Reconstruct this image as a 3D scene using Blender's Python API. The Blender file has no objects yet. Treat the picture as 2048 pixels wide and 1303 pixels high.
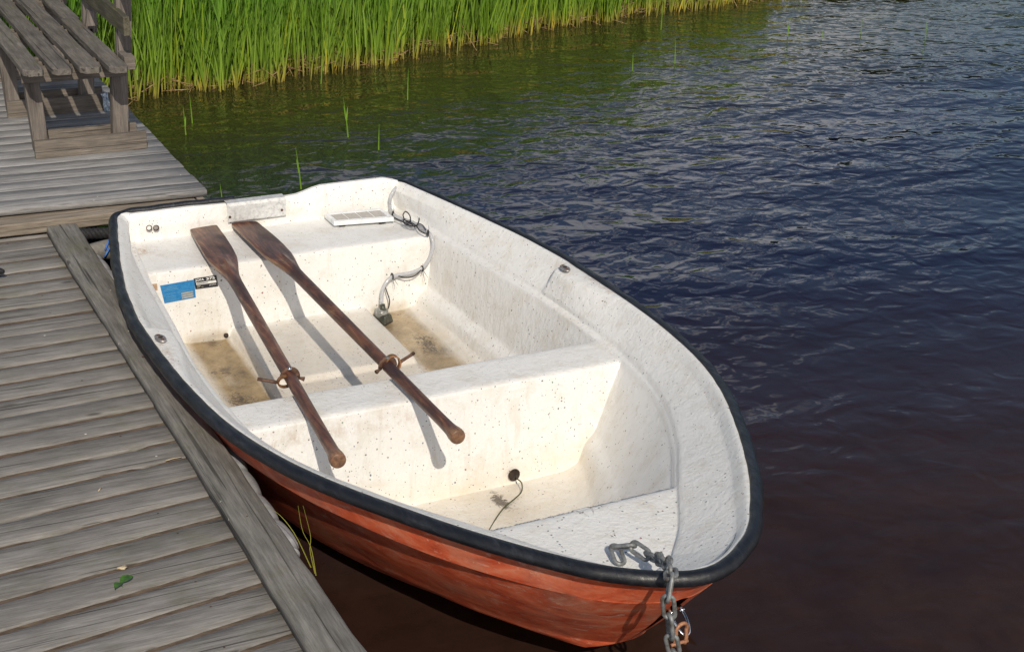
import bpy, bmesh, math, random
import numpy as np
from mathutils import Vector, Matrix
random.seed(7); rng = np.random.default_rng(7)
S = bpy.context.scene
COL = S.collection
# ---------------------------------------------------------------- camera
CX, CY, CZ, YAW, PIT, ROLL, FPX = -1.8658143, -2.5386674, 2.4940867, 0.4706723, 0.3972833, 0.0321781, 3003.01
F = Vector((math.sin(YAW)*math.cos(PIT), math.cos(YAW)*math.cos(PIT), -math.sin(PIT)))
R0 = Vector((math.cos(YAW), -math.sin(YAW), 0)); U0 = R0.cross(F)
RR = R0*math.cos(ROLL) + U0*math.sin(ROLL); UU = -R0*math.sin(ROLL) + U0*math.cos(ROLL)
cd = bpy.data.cameras.new('camera'); cam = bpy.data.objects.new('camera', cd); COL.objects.link(cam)
cd.sensor_width = 36; cd.lens = FPX*36/2048; cd.clip_end = 2000; cd.clip_start = .05
cam.matrix_world = Matrix(((RR.x, UU.x, -F.x, CX), (RR.y, UU.y, -F.y, CY), (RR.z, UU.z, -F.z, CZ), (0, 0, 0, 1)))
S.camera = cam
S.render.resolution_x = 1024; S.render.resolution_y = 651
# ---------------------------------------------------------------- light
to_sun = Vector((-.325, -1.235, 1.0)).normalized()
ELEV = math.asin(to_sun.z); AZ = math.atan2(to_sun.x, to_sun.y)
S.view_settings.view_transform = 'Standard'; S.view_settings.look = 'None'
S.view_settings.exposure = -0.37; S.view_settings.gamma = 1
sd = bpy.data.lights.new('sun', 'SUN'); sd.energy = 4.3; sd.angle = math.radians(.55); sd.color = (1, .905, .755)
sun = bpy.data.objects.new('sun', sd); COL.objects.link(sun)
sun.rotation_euler = (-to_sun).to_track_quat('-Z', 'Y').to_euler()
W = bpy.data.worlds.new('World'); S.world = W; W.use_nodes = True
nt = W.node_tree; nt.nodes.clear()
def wn(t, **k):
    n = nt.nodes.new(t)
    for a, b in k.items(): setattr(n, a, b)
    return n
sky = wn('ShaderNodeTexSky', sky_type='NISHITA', sun_disc=False); sky.sun_elevation = ELEV; sky.sun_rotation = AZ
sky.altitude = 0; sky.air_density = 1.0; sky.dust_density = .25; sky.ozone_density = 1.5
tc = wn('ShaderNodeTexCoord'); mp = wn('ShaderNodeMapping'); mp.inputs['Scale'].default_value = (1, 1, 2.6)
mp.inputs['Location'].default_value = (.35, .1, .2)
ns = wn('ShaderNodeTexNoise'); ns.inputs['Scale'].default_value = 2.3; ns.inputs['Detail'].default_value = 6; ns.inputs['Roughness'].default_value = .55
sepz = wn('ShaderNodeSeparateXYZ'); L0 = nt.links.new; L0(tc.outputs['Generated'], sepz.inputs[0])
by_ = wn('ShaderNodeMapRange'); L0(sepz.outputs[1], by_.inputs[0])
for i_, v_ in ((1, .0), (2, -.5), (3, 0.), (4, .30)): by_.inputs[i_].default_value = v_  # extra cloud added behind the camera to make the shadow light less blue
bias = wn('ShaderNodeMapRange'); bias.interpolation_type = 'SMOOTHSTEP'; L0(sepz.outputs[2], bias.inputs[0])
for i_, v_ in ((1, .30), (2, .62), (3, .055), (4, -.22)): bias.inputs[i_].default_value = v_
addb = wn('ShaderNodeMath', operation='ADD'); add0 = wn('ShaderNodeMath', operation='ADD'); L0(bias.outputs[0], add0.inputs[0]); L0(by_.outputs[0], add0.inputs[1]); L0(add0.outputs[0], addb.inputs[0])
cr = wn('ShaderNodeValToRGB'); cr.color_ramp.elements[0].position = .545; cr.color_ramp.elements[1].position = .60
mixc = wn('ShaderNodeMix', data_type='RGBA'); mixc.inputs['B'].default_value = (10.0, 10.1, 10.6, 1)
bg = wn('ShaderNodeBackground'); bg.inputs['Strength'].default_value = .095; wo = wn('ShaderNodeOutputWorld')
L = nt.links.new
L(tc.outputs['Generated'], mp.inputs['Vector']); L(mp.outputs[0], ns.inputs['Vector']); L(ns.outputs['Fac'], addb.inputs[1]); L(addb.outputs[0], cr.inputs[0])
L(sky.outputs[0], mixc.inputs['A']); L(cr.outputs[0], mixc.inputs['Factor']); L(mixc.outputs['Result'], bg.inputs['Color']); L(bg.outputs[0], wo.inputs[0])

# ================================================================ helpers
PSI = .015; cP, sP = math.cos(PSI), math.sin(PSI)
def T(x, y, z):                       # boat coordinates -> world
    return (cP*x - sP*y, sP*x + cP*y, z)
def TA(P):
    P = np.asarray(P, float); Q = P.copy()
    Q[..., 0] = cP*P[..., 0] - sP*P[..., 1]; Q[..., 1] = sP*P[..., 0] + cP*P[..., 1]; return Q
BX = .012                             # the hull's centreline in boat coordinates
def empty(name, loc, label, cat, group=None):
    o = bpy.data.objects.new(name, None); COL.objects.link(o); o.location = loc
    o['label'] = label; o['category'] = cat; o.empty_display_size = .1
    if group: o['group'] = group
    return o
def tag(o, label=None, cat=None, group=None, kind=None):
    if label: o['label'] = label
    if cat: o['category'] = cat
    if group: o['group'] = group
    if kind: o['kind'] = kind
    return o
def locof(par):
    v = Vector((0, 0, 0))
    while par is not None: v += Vector(par.location); par = par.parent
    return v
def obj(name, V, Fc, mat, parent=None, smooth=True, normals=None, attrs=None, origin=None):
    """mesh object from WORLD vertices"""
    V = np.asarray(V, float).reshape(-1, 3)
    off = np.array(locof(parent))
    if origin is not None: off = np.array(origin, float)
    me = bpy.data.meshes.new(name); me.from_pydata((V-off).tolist(), [], [tuple(int(i) for i in f) for f in Fc]); me.update()
    me.materials.append(mat)
    if smooth: me.polygons.foreach_set('use_smooth', [True]*len(me.polygons))
    if attrs:
        for k, a in attrs.items():
            at = me.attributes.new(k, 'FLOAT', 'POINT'); at.data.foreach_set('value', np.asarray(a, np.float32))
    if normals is not None: me.normals_split_custom_set_from_vertices([tuple(n) for n in normals])
    o = bpy.data.objects.new(name, me); COL.objects.link(o)
    if parent is not None: o.parent = parent
    if origin is not None: o.location = Vector(off) - locof(parent)
    return o
class MB:
    def __init__(s): s.v = []; s.f = []; s.r = []; s.n = 0
    def add(s, V, Fc, rnd=0.):
        V = np.asarray(V, float).reshape(-1, 3); s.v.append(V)
        s.f += [tuple(i+s.n for i in f) for f in Fc]; s.r += [rnd]*len(V); s.n += len(V)
    def box(s, a, b, rnd=None, rot=None, ctr=None, j=0., seg=1):
        """box between corners a,b; seg pieces along the longest axis with jitter j; rot 3x3 about ctr"""
        a = np.array(a, float); b = np.array(b, float); ax = int(np.argmax(b-a)); o = [i for i in range(3) if i != ax]
        V = []
        for k in range(seg+1):
            t = a[ax] + (b[ax]-a[ax])*k/seg
            jj = rng.normal(0, j, 2) if j else (0, 0)
            for (u, w) in ((0, 0), (1, 0), (1, 1), (0, 1)):
                p = np.zeros(3); p[ax] = t; p[o[0]] = (a, b)[u][o[0]] + jj[0]; p[o[1]] = (a, b)[w][o[1]] + jj[1]
                if j: p += rng.normal(0, j*.4, 3)*(1-np.eye(3)[ax])
                V.append(p)
        Fc = []
        for k in range(seg):
            for q in range(4): Fc.append((4*k+q, 4*k+(q+1) % 4, 4*k+4+(q+1) % 4, 4*k+4+q))
        Fc += [(3, 2, 1, 0), (4*seg, 4*seg+1, 4*seg+2, 4*seg+3)]
        V = np.array(V)
        if ax == 1: Fc = [tuple(reversed(f)) for f in Fc]
        if rot is not None:
            c = (a+b)/2 if ctr is None else np.array(ctr, float); V = (V-c) @ np.array(rot).T + c
        s.add(V, Fc, rng.random() if rnd is None else rnd)
    def prism(s, poly, ax, t0, t1, rnd=0.):
        """polygon (2d, in the other two axes) extruded along ax"""
        o = [i for i in range(3) if i != ax]; n = len(poly); V = []
        for t in (t0, t1):
            for q in poly:
                p = [0, 0, 0]; p[ax] = t; p[o[0]] = q[0]; p[o[1]] = q[1]; V.append(p)
        s.add(V, [(i, (i+1) % n, n+(i+1) % n, n+i) for i in range(n)] + [tuple(range(n-1, -1, -1)), tuple(range(n, 2*n))], rnd)
    def tube(s, P, r, n=10, closed=False, rnd=0., cap=True, flat=None, up=(0, 0, 1)):
        P = np.asarray(P, float); m = len(P); r = np.broadcast_to(np.asarray(r, float), (m,))
        Tn = (np.roll(P, -1, 0)-np.roll(P, 1, 0)) if closed else np.gradient(P, axis=0)
        Tn /= np.linalg.norm(Tn, axis=1)[:, None]+1e-12
        u = np.cross(Tn[0], up); 
        if np.linalg.norm(u) < 1e-3: u = np.cross(Tn[0], (0, 1, 0))
        V = []
        for i in range(m):
            u = u - Tn[i]*np.dot(u, Tn[i]); u /= np.linalg.norm(u); w = np.cross(Tn[i], u)
            for k in range(n):
                a = 2*math.pi*k/n; fl = 1 if flat is None else flat
                V.append(P[i] + r[i]*(math.cos(a)*u + math.sin(a)*w*fl))
        Fc = []
        for i in range(m if closed else m-1):
            i2 = (i+1) % m
            for k in range(n): Fc.append((i*n+k, i*n+(k+1) % n, i2*n+(k+1) % n, i2*n+k))
        if not closed and cap: Fc += [tuple(range(n-1, -1, -1)), tuple(range((m-1)*n, m*n))]
        s.add(V, Fc, rnd)
    def build(s, name, mat, parent=None, smooth=True, bevel=0, origin=None):
        o = obj(name, np.concatenate(s.v), s.f, mat, parent, smooth, None, {'rnd': s.r}, origin)
        if bevel:
            b = o.modifiers.new('bevel', 'BEVEL'); b.width = bevel; b.segments = 2; b.limit_method = 'ANGLE'; b.harden_normals = True; b.angle_limit = .6
        return o
def spline(P, n):
    P = np.asarray(P, float); m = len(P)
    Q = np.vstack([2*P[0]-P[1], P, 2*P[-1]-P[-2]]); out = []
    for t in np.linspace(0, m-1, n):
        i = min(int(t), m-2); f = t-i; a, b, c, d = Q[i:i+4]
        out.append(.5*((2*b)+(-a+c)*f+(2*a-5*b+4*c-d)*f*f+(-a+3*b-3*c+d)*f**3))
    return np.array(out)
def rotz(a): return np.array([[math.cos(a), -math.sin(a), 0], [math.sin(a), math.cos(a), 0], [0, 0, 1]])
def rotx(a): return np.array([[1, 0, 0], [0, math.cos(a), -math.sin(a)], [0, math.sin(a), math.cos(a)]])
def roty(a): return np.array([[math.cos(a), 0, math.sin(a)], [0, 1, 0], [-math.sin(a), 0, math.cos(a)]])

# ================================================================ materials
class Mt:
    def __init__(s, name, rough=.5, spec=.5, metal=0., col=None):
        m = bpy.data.materials.new(name); m.use_nodes = True; s.m = m; s.t = m.node_tree; s.p = s.t.nodes['Principled BSDF']
        s.p.inputs['Roughness'].default_value = rough; s.p.inputs['Specular IOR Level'].default_value = spec; s.p.inputs['Metallic'].default_value = metal
        if col: s.p.inputs['Base Color'].default_value = (*col, 1)
        s.tc = s.t.nodes.new('ShaderNodeTexCoord'); s.geo = None
    def n(s, t, **k):
        n = s.t.nodes.new(t)
        for a, b in k.items(): setattr(n, a, b)
        return n
    def l(s, a, b): s.t.links.new(a, b)
    def co(s, scale=(1, 1, 1), rot=(0, 0, 0), rnd=0., loc=(0, 0, 0)):
        mp = s.n('ShaderNodeMapping'); mp.inputs['Scale'].default_value = scale; mp.inputs['Rotation'].default_value = rot; mp.inputs['Location'].default_value = loc
        s.l(s.tc.outputs['Object'], mp.inputs['Vector'])
        if rnd:
            at = s.n('ShaderNodeAttribute', attribute_name='rnd'); vm = s.n('ShaderNodeVectorMath', operation='MULTIPLY_ADD')
            s.l(at.outputs['Fac'], vm.inputs[0]); vm.inputs[1].default_value = (rnd, rnd*1.7, rnd*.7); s.l(mp.outputs[0], vm.inputs[2]); return vm.outputs[0]
        return mp.outputs[0]
    def noise(s, v, scale, detail=4, rough=.55, dist=0.):
        n = s.n('ShaderNodeTexNoise'); n.inputs['Scale'].default_value = scale; n.inputs['Detail'].default_value = detail
        n.inputs['Roughness'].default_value = rough; n.inputs['Distortion'].default_value = dist; s.l(v, n.inputs['Vector']); return n.outputs['Fac']
    def ramp(s, v, stops, interp='LINEAR'):
        r = s.n('ShaderNodeValToRGB'); e = r.color_ramp; e.interpolation = interp
        while len(e.elements) < len(stops): e.elements.new(.5)
        for q, (p, c) in zip(e.elements, stops):
            q.position = p; q.color = (c, c, c, 1) if isinstance(c, (int, float)) else (*c, 1)
        s.l(v, r.inputs[0]); return r.outputs[0]
    def mix(s, f, a, b, mode='MIX'):
        m = s.n('ShaderNodeMix', data_type='RGBA', blend_type=mode)
        for sock, val in (('Factor', f), ('A', a), ('B', b)):
            if isinstance(val, (int, float)): m.inputs[sock].default_value = val if sock == 'Factor' else (val, val, val, 1)
            elif isinstance(val, tuple): m.inputs[sock].default_value = (*val, 1)
            else: s.l(val, m.inputs[sock])
        return m.outputs['Result']
    def math(s, op, a, b=None, c=None):
        m = s.n('ShaderNodeMath', operation=op)
        for i, val in enumerate((a, b, c)):
            if val is None: continue
            if isinstance(val, (int, float)): m.inputs[i].default_value = val
            else: s.l(val, m.inputs[i])
        return m.outputs[0]
    def base(s, c): s.l(c, s.p.inputs['Base Color'])
    def bump(s, h, dist=.002, strength=1., prev=None):
        b = s.n('ShaderNodeBump'); b.inputs['Distance'].default_value = dist; b.inputs['Strength'].default_value = strength; s.l(h, b.inputs['Height'])
        if prev is not None: s.l(prev, b.inputs['Normal'])
        s.l(b.outputs[0], s.p.inputs['Normal']); return b.outputs[0]
    def xyz(s):
        q = s.n('ShaderNodeSeparateXYZ'); s.l(s.tc.outputs['Object'], q.inputs[0]); return q.outputs
    def attr(s, name): return s.n('ShaderNodeAttribute', attribute_name=name).outputs['Fac']

def wood(name, ax, cols, rough=.85, tint=(.5, .5, .5), knots=True, moss=0., spots=0., wear=0.):
    """weathered boards with the grain along axis ax; cols dark, mid, light"""
    M = Mt(name, rough, .25); sc = [50, 50, 50]; sc[ax] = 3.6
    v = M.co(tuple(sc), rnd=17)
    g = M.noise(v, 1., 8, .66, .12)
    sc2 = [190, 190, 190]; sc2[ax] = 11; fine = M.noise(M.co(tuple(sc2), rnd=31), 1., 4, .7, .3)
    sc3 = [9, 9, 9]; sc3[ax] = 5; blot = M.noise(M.co(tuple(sc3), rnd=23), 1., 5, .6)
    c = M.ramp(g, [(.20, cols[0]), (.5, cols[1]), (.80, cols[2])])
    c = M.mix(.55, c, M.ramp(fine, [(.25, .16), (.5, .5), (.75, .84)]), 'OVERLAY')
    c = M.mix(.5, c, M.ramp(blot, [(.25, .22), (.5, .5), (.75, .72)]), 'OVERLAY')
    c = M.mix(.5, c, M.ramp(M.attr('rnd'), [(0, .41), (1, .57)]), 'OVERLAY')
    h = M.math('ADD', M.math('MULTIPLY', g, .8), M.math('MULTIPLY', fine, .6))
    if knots:
        sk = [9, 9, 9]; sk[ax] = 3.2
        vk = M.n('ShaderNodeTexVoronoi'); M.l(M.co(tuple(sk), rnd=11), vk.inputs['Vector']); vk.inputs['Scale'].default_value = 1
        k = M.ramp(vk.outputs['Distance'], [(.05, 1.), (.11, .0)])
        sepc = M.n('ShaderNodeSeparateColor'); M.l(vk.outputs['Color'], sepc.inputs[0]); sel = M.math('GREATER_THAN', sepc.outputs[0], .52)
        k = M.math('MULTIPLY', k, sel)
        c = M.mix(M.math('MULTIPLY', k, .75), c, tuple(q*.35 for q in cols[0]))
    # fine dark cracks
    sc4 = [70, 70, 70]; sc4[ax] = .9
    ck = M.noise(M.co(tuple(sc4), rnd=41), 1., 3, .5, .4); ckm = M.ramp(ck, [(.33, 1.), (.375, 0.)])
    c = M.mix(M.math('MULTIPLY', ckm, .7), c, tuple(q*.3 for q in cols[0])); h = M.math('SUBTRACT', h, M.math('MULTIPLY', ckm, .8))
    if moss:
        mo = M.ramp(M.noise(M.co((6, 6, 6)), 1., 6, .7), [(.52, 0.), (.68, 1.)])
        c = M.mix(M.math('MULTIPLY', mo, moss), c, (.10, .11, .035))
    if spots:
        vs = M.n('ShaderNodeTexVoronoi'); M.l(M.co((22, 22, 22)), vs.inputs['Vector']); vs.inputs['Scale'].default_value = 1
        sp = M.ramp(vs.outputs['Distance'], [(.06, 1.), (.10, 0.)]); sq = M.n('ShaderNodeSeparateColor'); M.l(vs.outputs['Color'], sq.inputs[0])
        sp = M.math('MULTIPLY', sp, M.math('GREATER_THAN', sq.outputs[1], 1-spots))
        c = M.mix(sp, c, (.62, .60, .54))
    M.base(c); M.bump(h, .0022, .9); return M.m
GREY = [(.148, .138, .128), (.218, .206, .194), (.292, .280, .267)]
m_deck = wood('weathered_planks', 0, GREY, moss=.22, spots=.05)
m_deck2 = wood('silvered_planks', 0, [(.155, .15, .148), (.265, .26, .26), (.37, .365, .365)], spots=.06)
m_edge = wood('weathered_edge_board', 1, [(.105, .10, .09), (.185, .176, .162), (.285, .275, .255)], moss=.3, spots=.16)
m_beam = wood('weathered_beam', 0, [(.12, .10, .078), (.245, .205, .165), (.38, .34, .29)])
m_benchy = wood('bench_slats', 1, [(.075, .066, .058), (.15, .135, .12), (.24, .22, .20)], moss=.3)
m_benchx = wood('bench_runner', 0, [(.095, .08, .066), (.175, .15, .127), (.26, .225, .195)])
m_benchz = wood('bench_post', 2, [(.095, .08, .068), (.18, .155, .137), (.27, .238, .212)])
m_back = wood('bench_backrest', 1, [(.04, .036, .028), (.10, .09, .065), (.20, .18, .13)], moss=.7)
m_dark = wood('wet_beam', 1, [(.02, .016, .012), (.045, .035, .026), (.08, .065, .05)], knots=False)

def dirtm():
    M = Mt('gap_dirt', .95, .1); a = M.noise(M.co((14, 40, 40)), 1, 6, .7)
    M.base(M.ramp(a, [(.3, (.07, .05, .037)), (.5, (.135, .10, .075)), (.72, (.20, .155, .115))])); M.bump(a, .004); return M.m
m_dirt = dirtm()

def grp(name, floor=False):
    M = Mt(name, .38, .45)
    x, y, z = M.xyz()
    # moulded gelcoat texture
    wv = M.noise(M.co((26, 26, 26)), 1, 5, .6, .8); fn = M.noise(M.co((95, 95, 70)), 1, 4, .65, .6); st = M.noise(M.co((70, 70, 14)), 1, 3, .6, .3)
    big = M.noise(M.co((2.2, 2.2, 2.2)), 1, 5, .6)
    c = M.ramp(big, [(.3, (.79, .785, .765)), (.55, (.835, .83, .815)), (.75, (.78, .765, .73))])
    dr = M.ramp(M.noise(M.co((34, 34, 3.2), loc=(3, 9, 2)), 1, 5, .6, .2), [(.56, 0.), (.72, .32)]); c = M.mix(dr, c, (.55, .49, .40))
    gr = M.noise(M.co((9, 9, 9), loc=(3, 1, 2)), 1, 8, .75, .4)
    c = M.mix(M.ramp(gr, [(.50, 0.), (.70, .45)]), c, (.60, .53, .42))
    # yellowed dirt that gathers near the bottom and along the seat corners
    low = M.ramp(z, [(.0, 1.), (.07, .7), (.17, .0)])
    dn = M.noise(M.co((5, 9, 7), loc=(1, 4, 0)), 1, 7, .7, .5)
    aft = .5
    c = M.mix(M.math('MULTIPLY', M.math('MULTIPLY', low, M.ramp(dn, [(.32, .3), (.62, 1.)])), aft), c, (.66, .50, .27))
    stn = M.attr('stain')
    sn = M.noise(M.co((11, 7, 11), loc=(7, 2, 0)), 1, 9, .72, .6)
    sf = M.math('MULTIPLY', stn, M.ramp(sn, [(.22, .55), (.5, .95)]))
    sc_ = M.ramp(M.noise(M.co((6, 5, 6)), 1, 8, .7), [(.34, (.12, .08, .04)), (.47, (.28, .195, .095)), (.66, (.46, .34, .185))])
    c = M.mix(sf, c, sc_)
    deb = M.attr('debris'); dn2 = M.noise(M.co((38, 30, 38), loc=(0, 5, 0)), 1, 9, .82, 1.6)
    dd = M.ramp(M.math('ADD', dn2, M.math('MULTIPLY', deb, .24)), [(.605, 0.), (.66, 1.)])
    c = M.mix(M.math('MULTIPLY', M.math('MINIMUM', M.math('MULTIPLY', deb, 1.6), .9), dd), c, (.055, .036, .024))
    rs = M.attr('rust'); rr = M.ramp(M.noise(M.co((40, 26, 26)), 1, 6, .8), [(.46, 0.), (.62, 1.)])
    c = M.mix(M.math('MULTIPLY', rs, rr), c, (.36, .17, .07))
    # coloured flecks
    for k, (sc, thr, loc) in enumerate(((78, .74, (0, 0, 0)), (128, .80, (5, 3, 1)))):
        nz = M.n('ShaderNodeTexNoise'); nz.inputs['Scale'].default_value = 60; M.l(M.co((1, 1, 1)), nz.inputs['Vector'])
        va = M.n('ShaderNodeVectorMath', operation='MULTIPLY_ADD'); M.l(nz.outputs['Color'], va.inputs[0]); va.inputs[1].default_value = (.8, .8, .8); M.l(M.co((sc, sc, sc), loc=loc), va.inputs[2])
        v = M.n('ShaderNodeTexVoronoi'); M.l(va.outputs[0], v.inputs['Vector']); v.inputs['Scale'].default_value = 1
        q = M.n('ShaderNodeSeparateColor'); M.l(v.outputs['Color'], q.inputs[0])
        dm = M.math('LESS_THAN', v.outputs['Distance'], M.math('MULTIPLY', q.outputs[2], .26)); f = M.math('MULTIPLY', dm, M.math('GREATER_THAN', q.outputs[0], thr))
        fc = M.ramp(q.outputs[1], [(0, (.02, .02, .02)), (.4, (.10, .06, .03)), (.55, (.02, .05, .16)), (.72, (.22, .03, .02)), (.84, (.02, .13, .07)), (.93, (.03, .03, .03))], 'CONSTANT')
        c = M.mix(M.math('MULTIPLY', f, .82), c, fc)
    M.base(c); M.l(M.math('SUBTRACT', .40, M.math('MULTIPLY', stn, .28)), M.p.inputs['Roughness'])
    h = M.math('ADD', M.math('MULTIPLY', wv, .9), M.math('ADD', M.math('MULTIPLY', fn, .55), M.math('MULTIPLY', st, .5)))
    M.bump(h, .0044, .85); return M.m
m_grp = grp('speckled_white_gelcoat')

def hullm():
    M = Mt('faded_orange_gelcoat', .5, .35); x, y, z = M.xyz()
    a = M.noise(M.co((7, 3.0, 13), rot=(.6, .3, .2)), 1, 7, .68, 1.4); b = M.noise(M.co((32, 8, 44), rot=(.75, .2, .3)), 1, 5, .7, .5); g = M.noise(M.co((3, 3, 3)), 1, 6, .7)
    c = M.ramp(a, [(.30, (.25, .036, .018)), (.44, (.45, .072, .030)), (.56, (.57, .110, .046)), (.70, (.62, .21, .12))])
    c = M.mix(.35, c, M.ramp(b, [(.3, .32), (.7, .66)]), 'OVERLAY')
    c = M.mix(M.math('MULTIPLY', M.ramp(g, [(.48, 0.), (.72, 1.)]), .38), c, (.52, .32, .23))
    sc = M.ramp(M.noise(M.co((10, 3, 26), rot=(.6, .2, .3), loc=(4, 1, 2)), 1, 8, .8, 1.), [(.56, 0.), (.66, 1.)])
    c = M.mix(M.math('MULTIPLY', sc, .6), c, (.55, .42, .33))
    s3 = M.ramp(M.noise(M.co((14, 40, 60), rot=(.9, .1, .4), loc=(1, 7, 2)), 1, 6, .75, .3), [(.60, 0.), (.66, 1.)]); c = M.mix(M.math('MULTIPLY', s3, .6), c, (.62, .36, .26)); s4 = M.ramp(M.noise(M.co((5, 2.2, 9), rot=(.8, .3, .5), loc=(3, 3, 9)), 1, 9, .82, 1.2), [(.50, 0.), (.62, 1.)]); c = M.mix(M.math('MULTIPLY', s4, .33), c, (.50, .27, .17))
    grm = M.math('MULTIPLY', M.ramp(z, [(.0, 1.), (.13, 0.)]), M.ramp(M.noise(M.co((7, 7, 30)), 1, 7, .8, .5), [(.42, 0.), (.60, 1.)])); c = M.mix(M.math('MULTIPLY', grm, .5), c, (.36, .27, .20))
    M.base(c); M.bump(b, .0006, .5); return M.m
m_hull = hullm()
def rubberm():
    M = Mt('black_rubber', .42, .5); a = M.noise(M.co((30, 9, 30)), 1, 7, .75, .6); s2 = M.noise(M.co((90, 14, 90)), 1, 4, .7)
    c = M.ramp(a, [(.3, (.006, .0068, .0095)), (.54, (.012, .0135, .018)), (.68, (.030, .033, .042)), (.80, (.12, .13, .145))])
    M.base(c); M.l(M.ramp(s2, [(.3, .26), (.7, .55)]), M.p.inputs['Roughness']); M.bump(M.math('ADD', a, M.math('MULTIPLY', s2, .4)), .0022, .9); return M.m
m_rub = rubberm()
def simple(name, cols, sc=20, rough=.5, metal=0., spec=.5, bump=.0008, stretch=(1, 1, 1), stops=(.32, .5, .7)):
    M = Mt(name, rough, spec, metal); a = M.noise(M.co(tuple(sc*s for s in stretch)), 1, 6, .7, .3)
    M.base(M.ramp(a, [(stops[i], cols[i]) for i in range(3)]))
    if bump: M.bump(a, bump)
    return M.m
m_galv = simple('galvanised_steel', [(.10, .08, .065), (.20, .21, .215), (.34, .355, .355)], 45, .5, .3)
m_alu = simple('scuffed_aluminium', [(.45, .45, .44), (.70, .70, .69), (.86, .86, .85)], 55, .42, .35)
m_rust = simple('rusted_steel', [(.045, .026, .02), (.11, .058, .038), (.22, .125, .085)], 60, .7, .3)
m_rust2 = simple('orange_rust', [(.20, .085, .045), (.42, .20, .11), (.55, .30, .18)], 70, .6, .3)
m_rust3 = simple('brown_rust', [(.10, .045, .022), (.24, .115, .05), (.38, .21, .10)], 60, .6, .3)
m_steel = simple('bright_steel', [(.5, .5, .5), (.7, .7, .7), (.85, .85, .85)], 20, .15, 1., bump=0)
m_socket = simple('socket_metal', [(.16, .13, .12), (.36, .33, .31), (.6, .58, .56)], 90, .4, .6)
m_black = simple('black_plastic', [(.008, .008, .009), (.018, .018, .02), (.04, .04, .045)], 40, .45)
m_pump = simple('dark_olive_plastic', [(.02, .022, .018), (.05, .05, .04), (.10, .10, .08)], 50, .4)
m_label = simple('black_plate', [(.012, .012, .014), (.02, .02, .024), (.04, .04, .045)], 90, .35, bump=0)
m_blue = simple('faded_blue_plate', [(.015, .15, .36), (.022, .20, .47), (.05, .26, .52)], 70, .4, bump=0)
m_white = simple('white_print', [(.62, .62, .60), (.75, .75, .73), (.8, .8, .78)], 60, .5, bump=0)
m_khaki = simple('worn_print', [(.27, .25, .19), (.38, .35, .27), (.46, .42, .33)], 60, .6, bump=0)
m_faint = simple('faint_print', [(.05, .21, .42), (.10, .28, .47), (.16, .33, .5)], 60, .6, bump=0)
m_tape = simple('brown_tape_remnant', [(.30, .19, .11), (.42, .28, .18), (.52, .38, .26)], 70, .7)
m_frame = simple('white_frame', [(.62, .64, .66), (.76, .78, .80), (.84, .85, .86)], 30, .3)
m_cell = simple('solar_cell', [(.27, .25, .225), (.35, .325, .295), (.43, .40, .37)], 60, .18, bump=0, spec=.7)
m_foam = simple('grey_white_foam', [(.20, .205, .215), (.33, .34, .36), (.46, .475, .50)], 9, .75, bump=.003)
m_float = simple('grey_float', [(.10, .095, .085), (.20, .19, .175), (.30, .29, .27)], 12, .8, bump=.003)
m_brope = simple('black_rope', [(.006, .006, .007), (.014, .014, .016), (.035, .035, .04)], 120, .8, bump=.001)
m_cord = simple('blue_cord', [(.02, .09, .35), (.04, .16, .55), (.1, .3, .7)], 90, .7)
m_leaf = simple('green_leaf', [(.025, .07, .012), (.05, .13, .02), (.09, .20, .035)], 60, .5)
m_chip = simple('pale_bark', [(.35, .27, .17), (.55, .45, .30), (.68, .58, .42)], 80, .8)
m_sachet = simple('blue_white_foil', [(.05, .12, .28), (.42, .50, .58), (.75, .80, .84)], 70, .25, .3)
m_string = simple('olive_string', [(.035, .04, .015), (.075, .08, .035), (.12, .12, .06)], 90, .7)
def oarm():
    M = Mt('varnished_oar_wood', .36, .5)
    g = M.noise(M.co((42, 3.2, 42), rnd=9), 1, 7, .65, 1.6); b = M.noise(M.co((9, 4.2, 9), rnd=5), 1, 6, .65, .6); f = M.noise(M.co((160, 12, 160)), 1, 4, .7)
    c = M.ramp(g, [(.30, (.028, .012, .009)), (.44, (.095, .036, .022)), (.56, (.175, .070, .036)), (.72, (.29, .145, .075))])
    c = M.mix(M.ramp(b, [(.44, 0.), (.60, .8)]), c, (.038, .022, .022))
    c = M.mix(M.math('MULTIPLY', M.ramp(b, [(.30, 1.), (.40, 0.)]), .55), c, (.30, .16, .07))
    c = M.mix(.35, c, M.ramp(f, [(.3, .3), (.7, .7)]), 'OVERLAY')
    wn_ = M.math('MULTIPLY', M.attr('worn'), M.ramp(M.noise(M.co((50, 9, 50)), 1, 5, .7), [(.35, .25), (.6, 1.)])); c = M.mix(M.math('MULTIPLY', wn_, .75), c, (.36, .235, .14))
    M.base(c); M.l(M.ramp(b, [(.3, .30), (.7, .55)]), M.p.inputs['Roughness']); M.bump(M.math('ADD', g, f), .0008, .7); return M.m
m_oar = oarm()
def edgewood():
    M = Mt('bare_oar_edge', .6, .3); g = M.noise(M.co((60, 5, 60)), 1, 6, .7); M.base(M.ramp(g, [(.3, (.12, .065, .035)), (.6, (.30, .19, .11))])); return M.m
m_oaredge = edgewood()
def hosem():
    M = Mt('clear_hose', .12, .5); M.p.inputs['Base Color'].default_value = (.62, .63, .66, 1); M.p.inputs['Transmission Weight'].default_value = .35; M.p.inputs['IOR'].default_value = 1.3; return M.m
m_hose = hosem()
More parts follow.
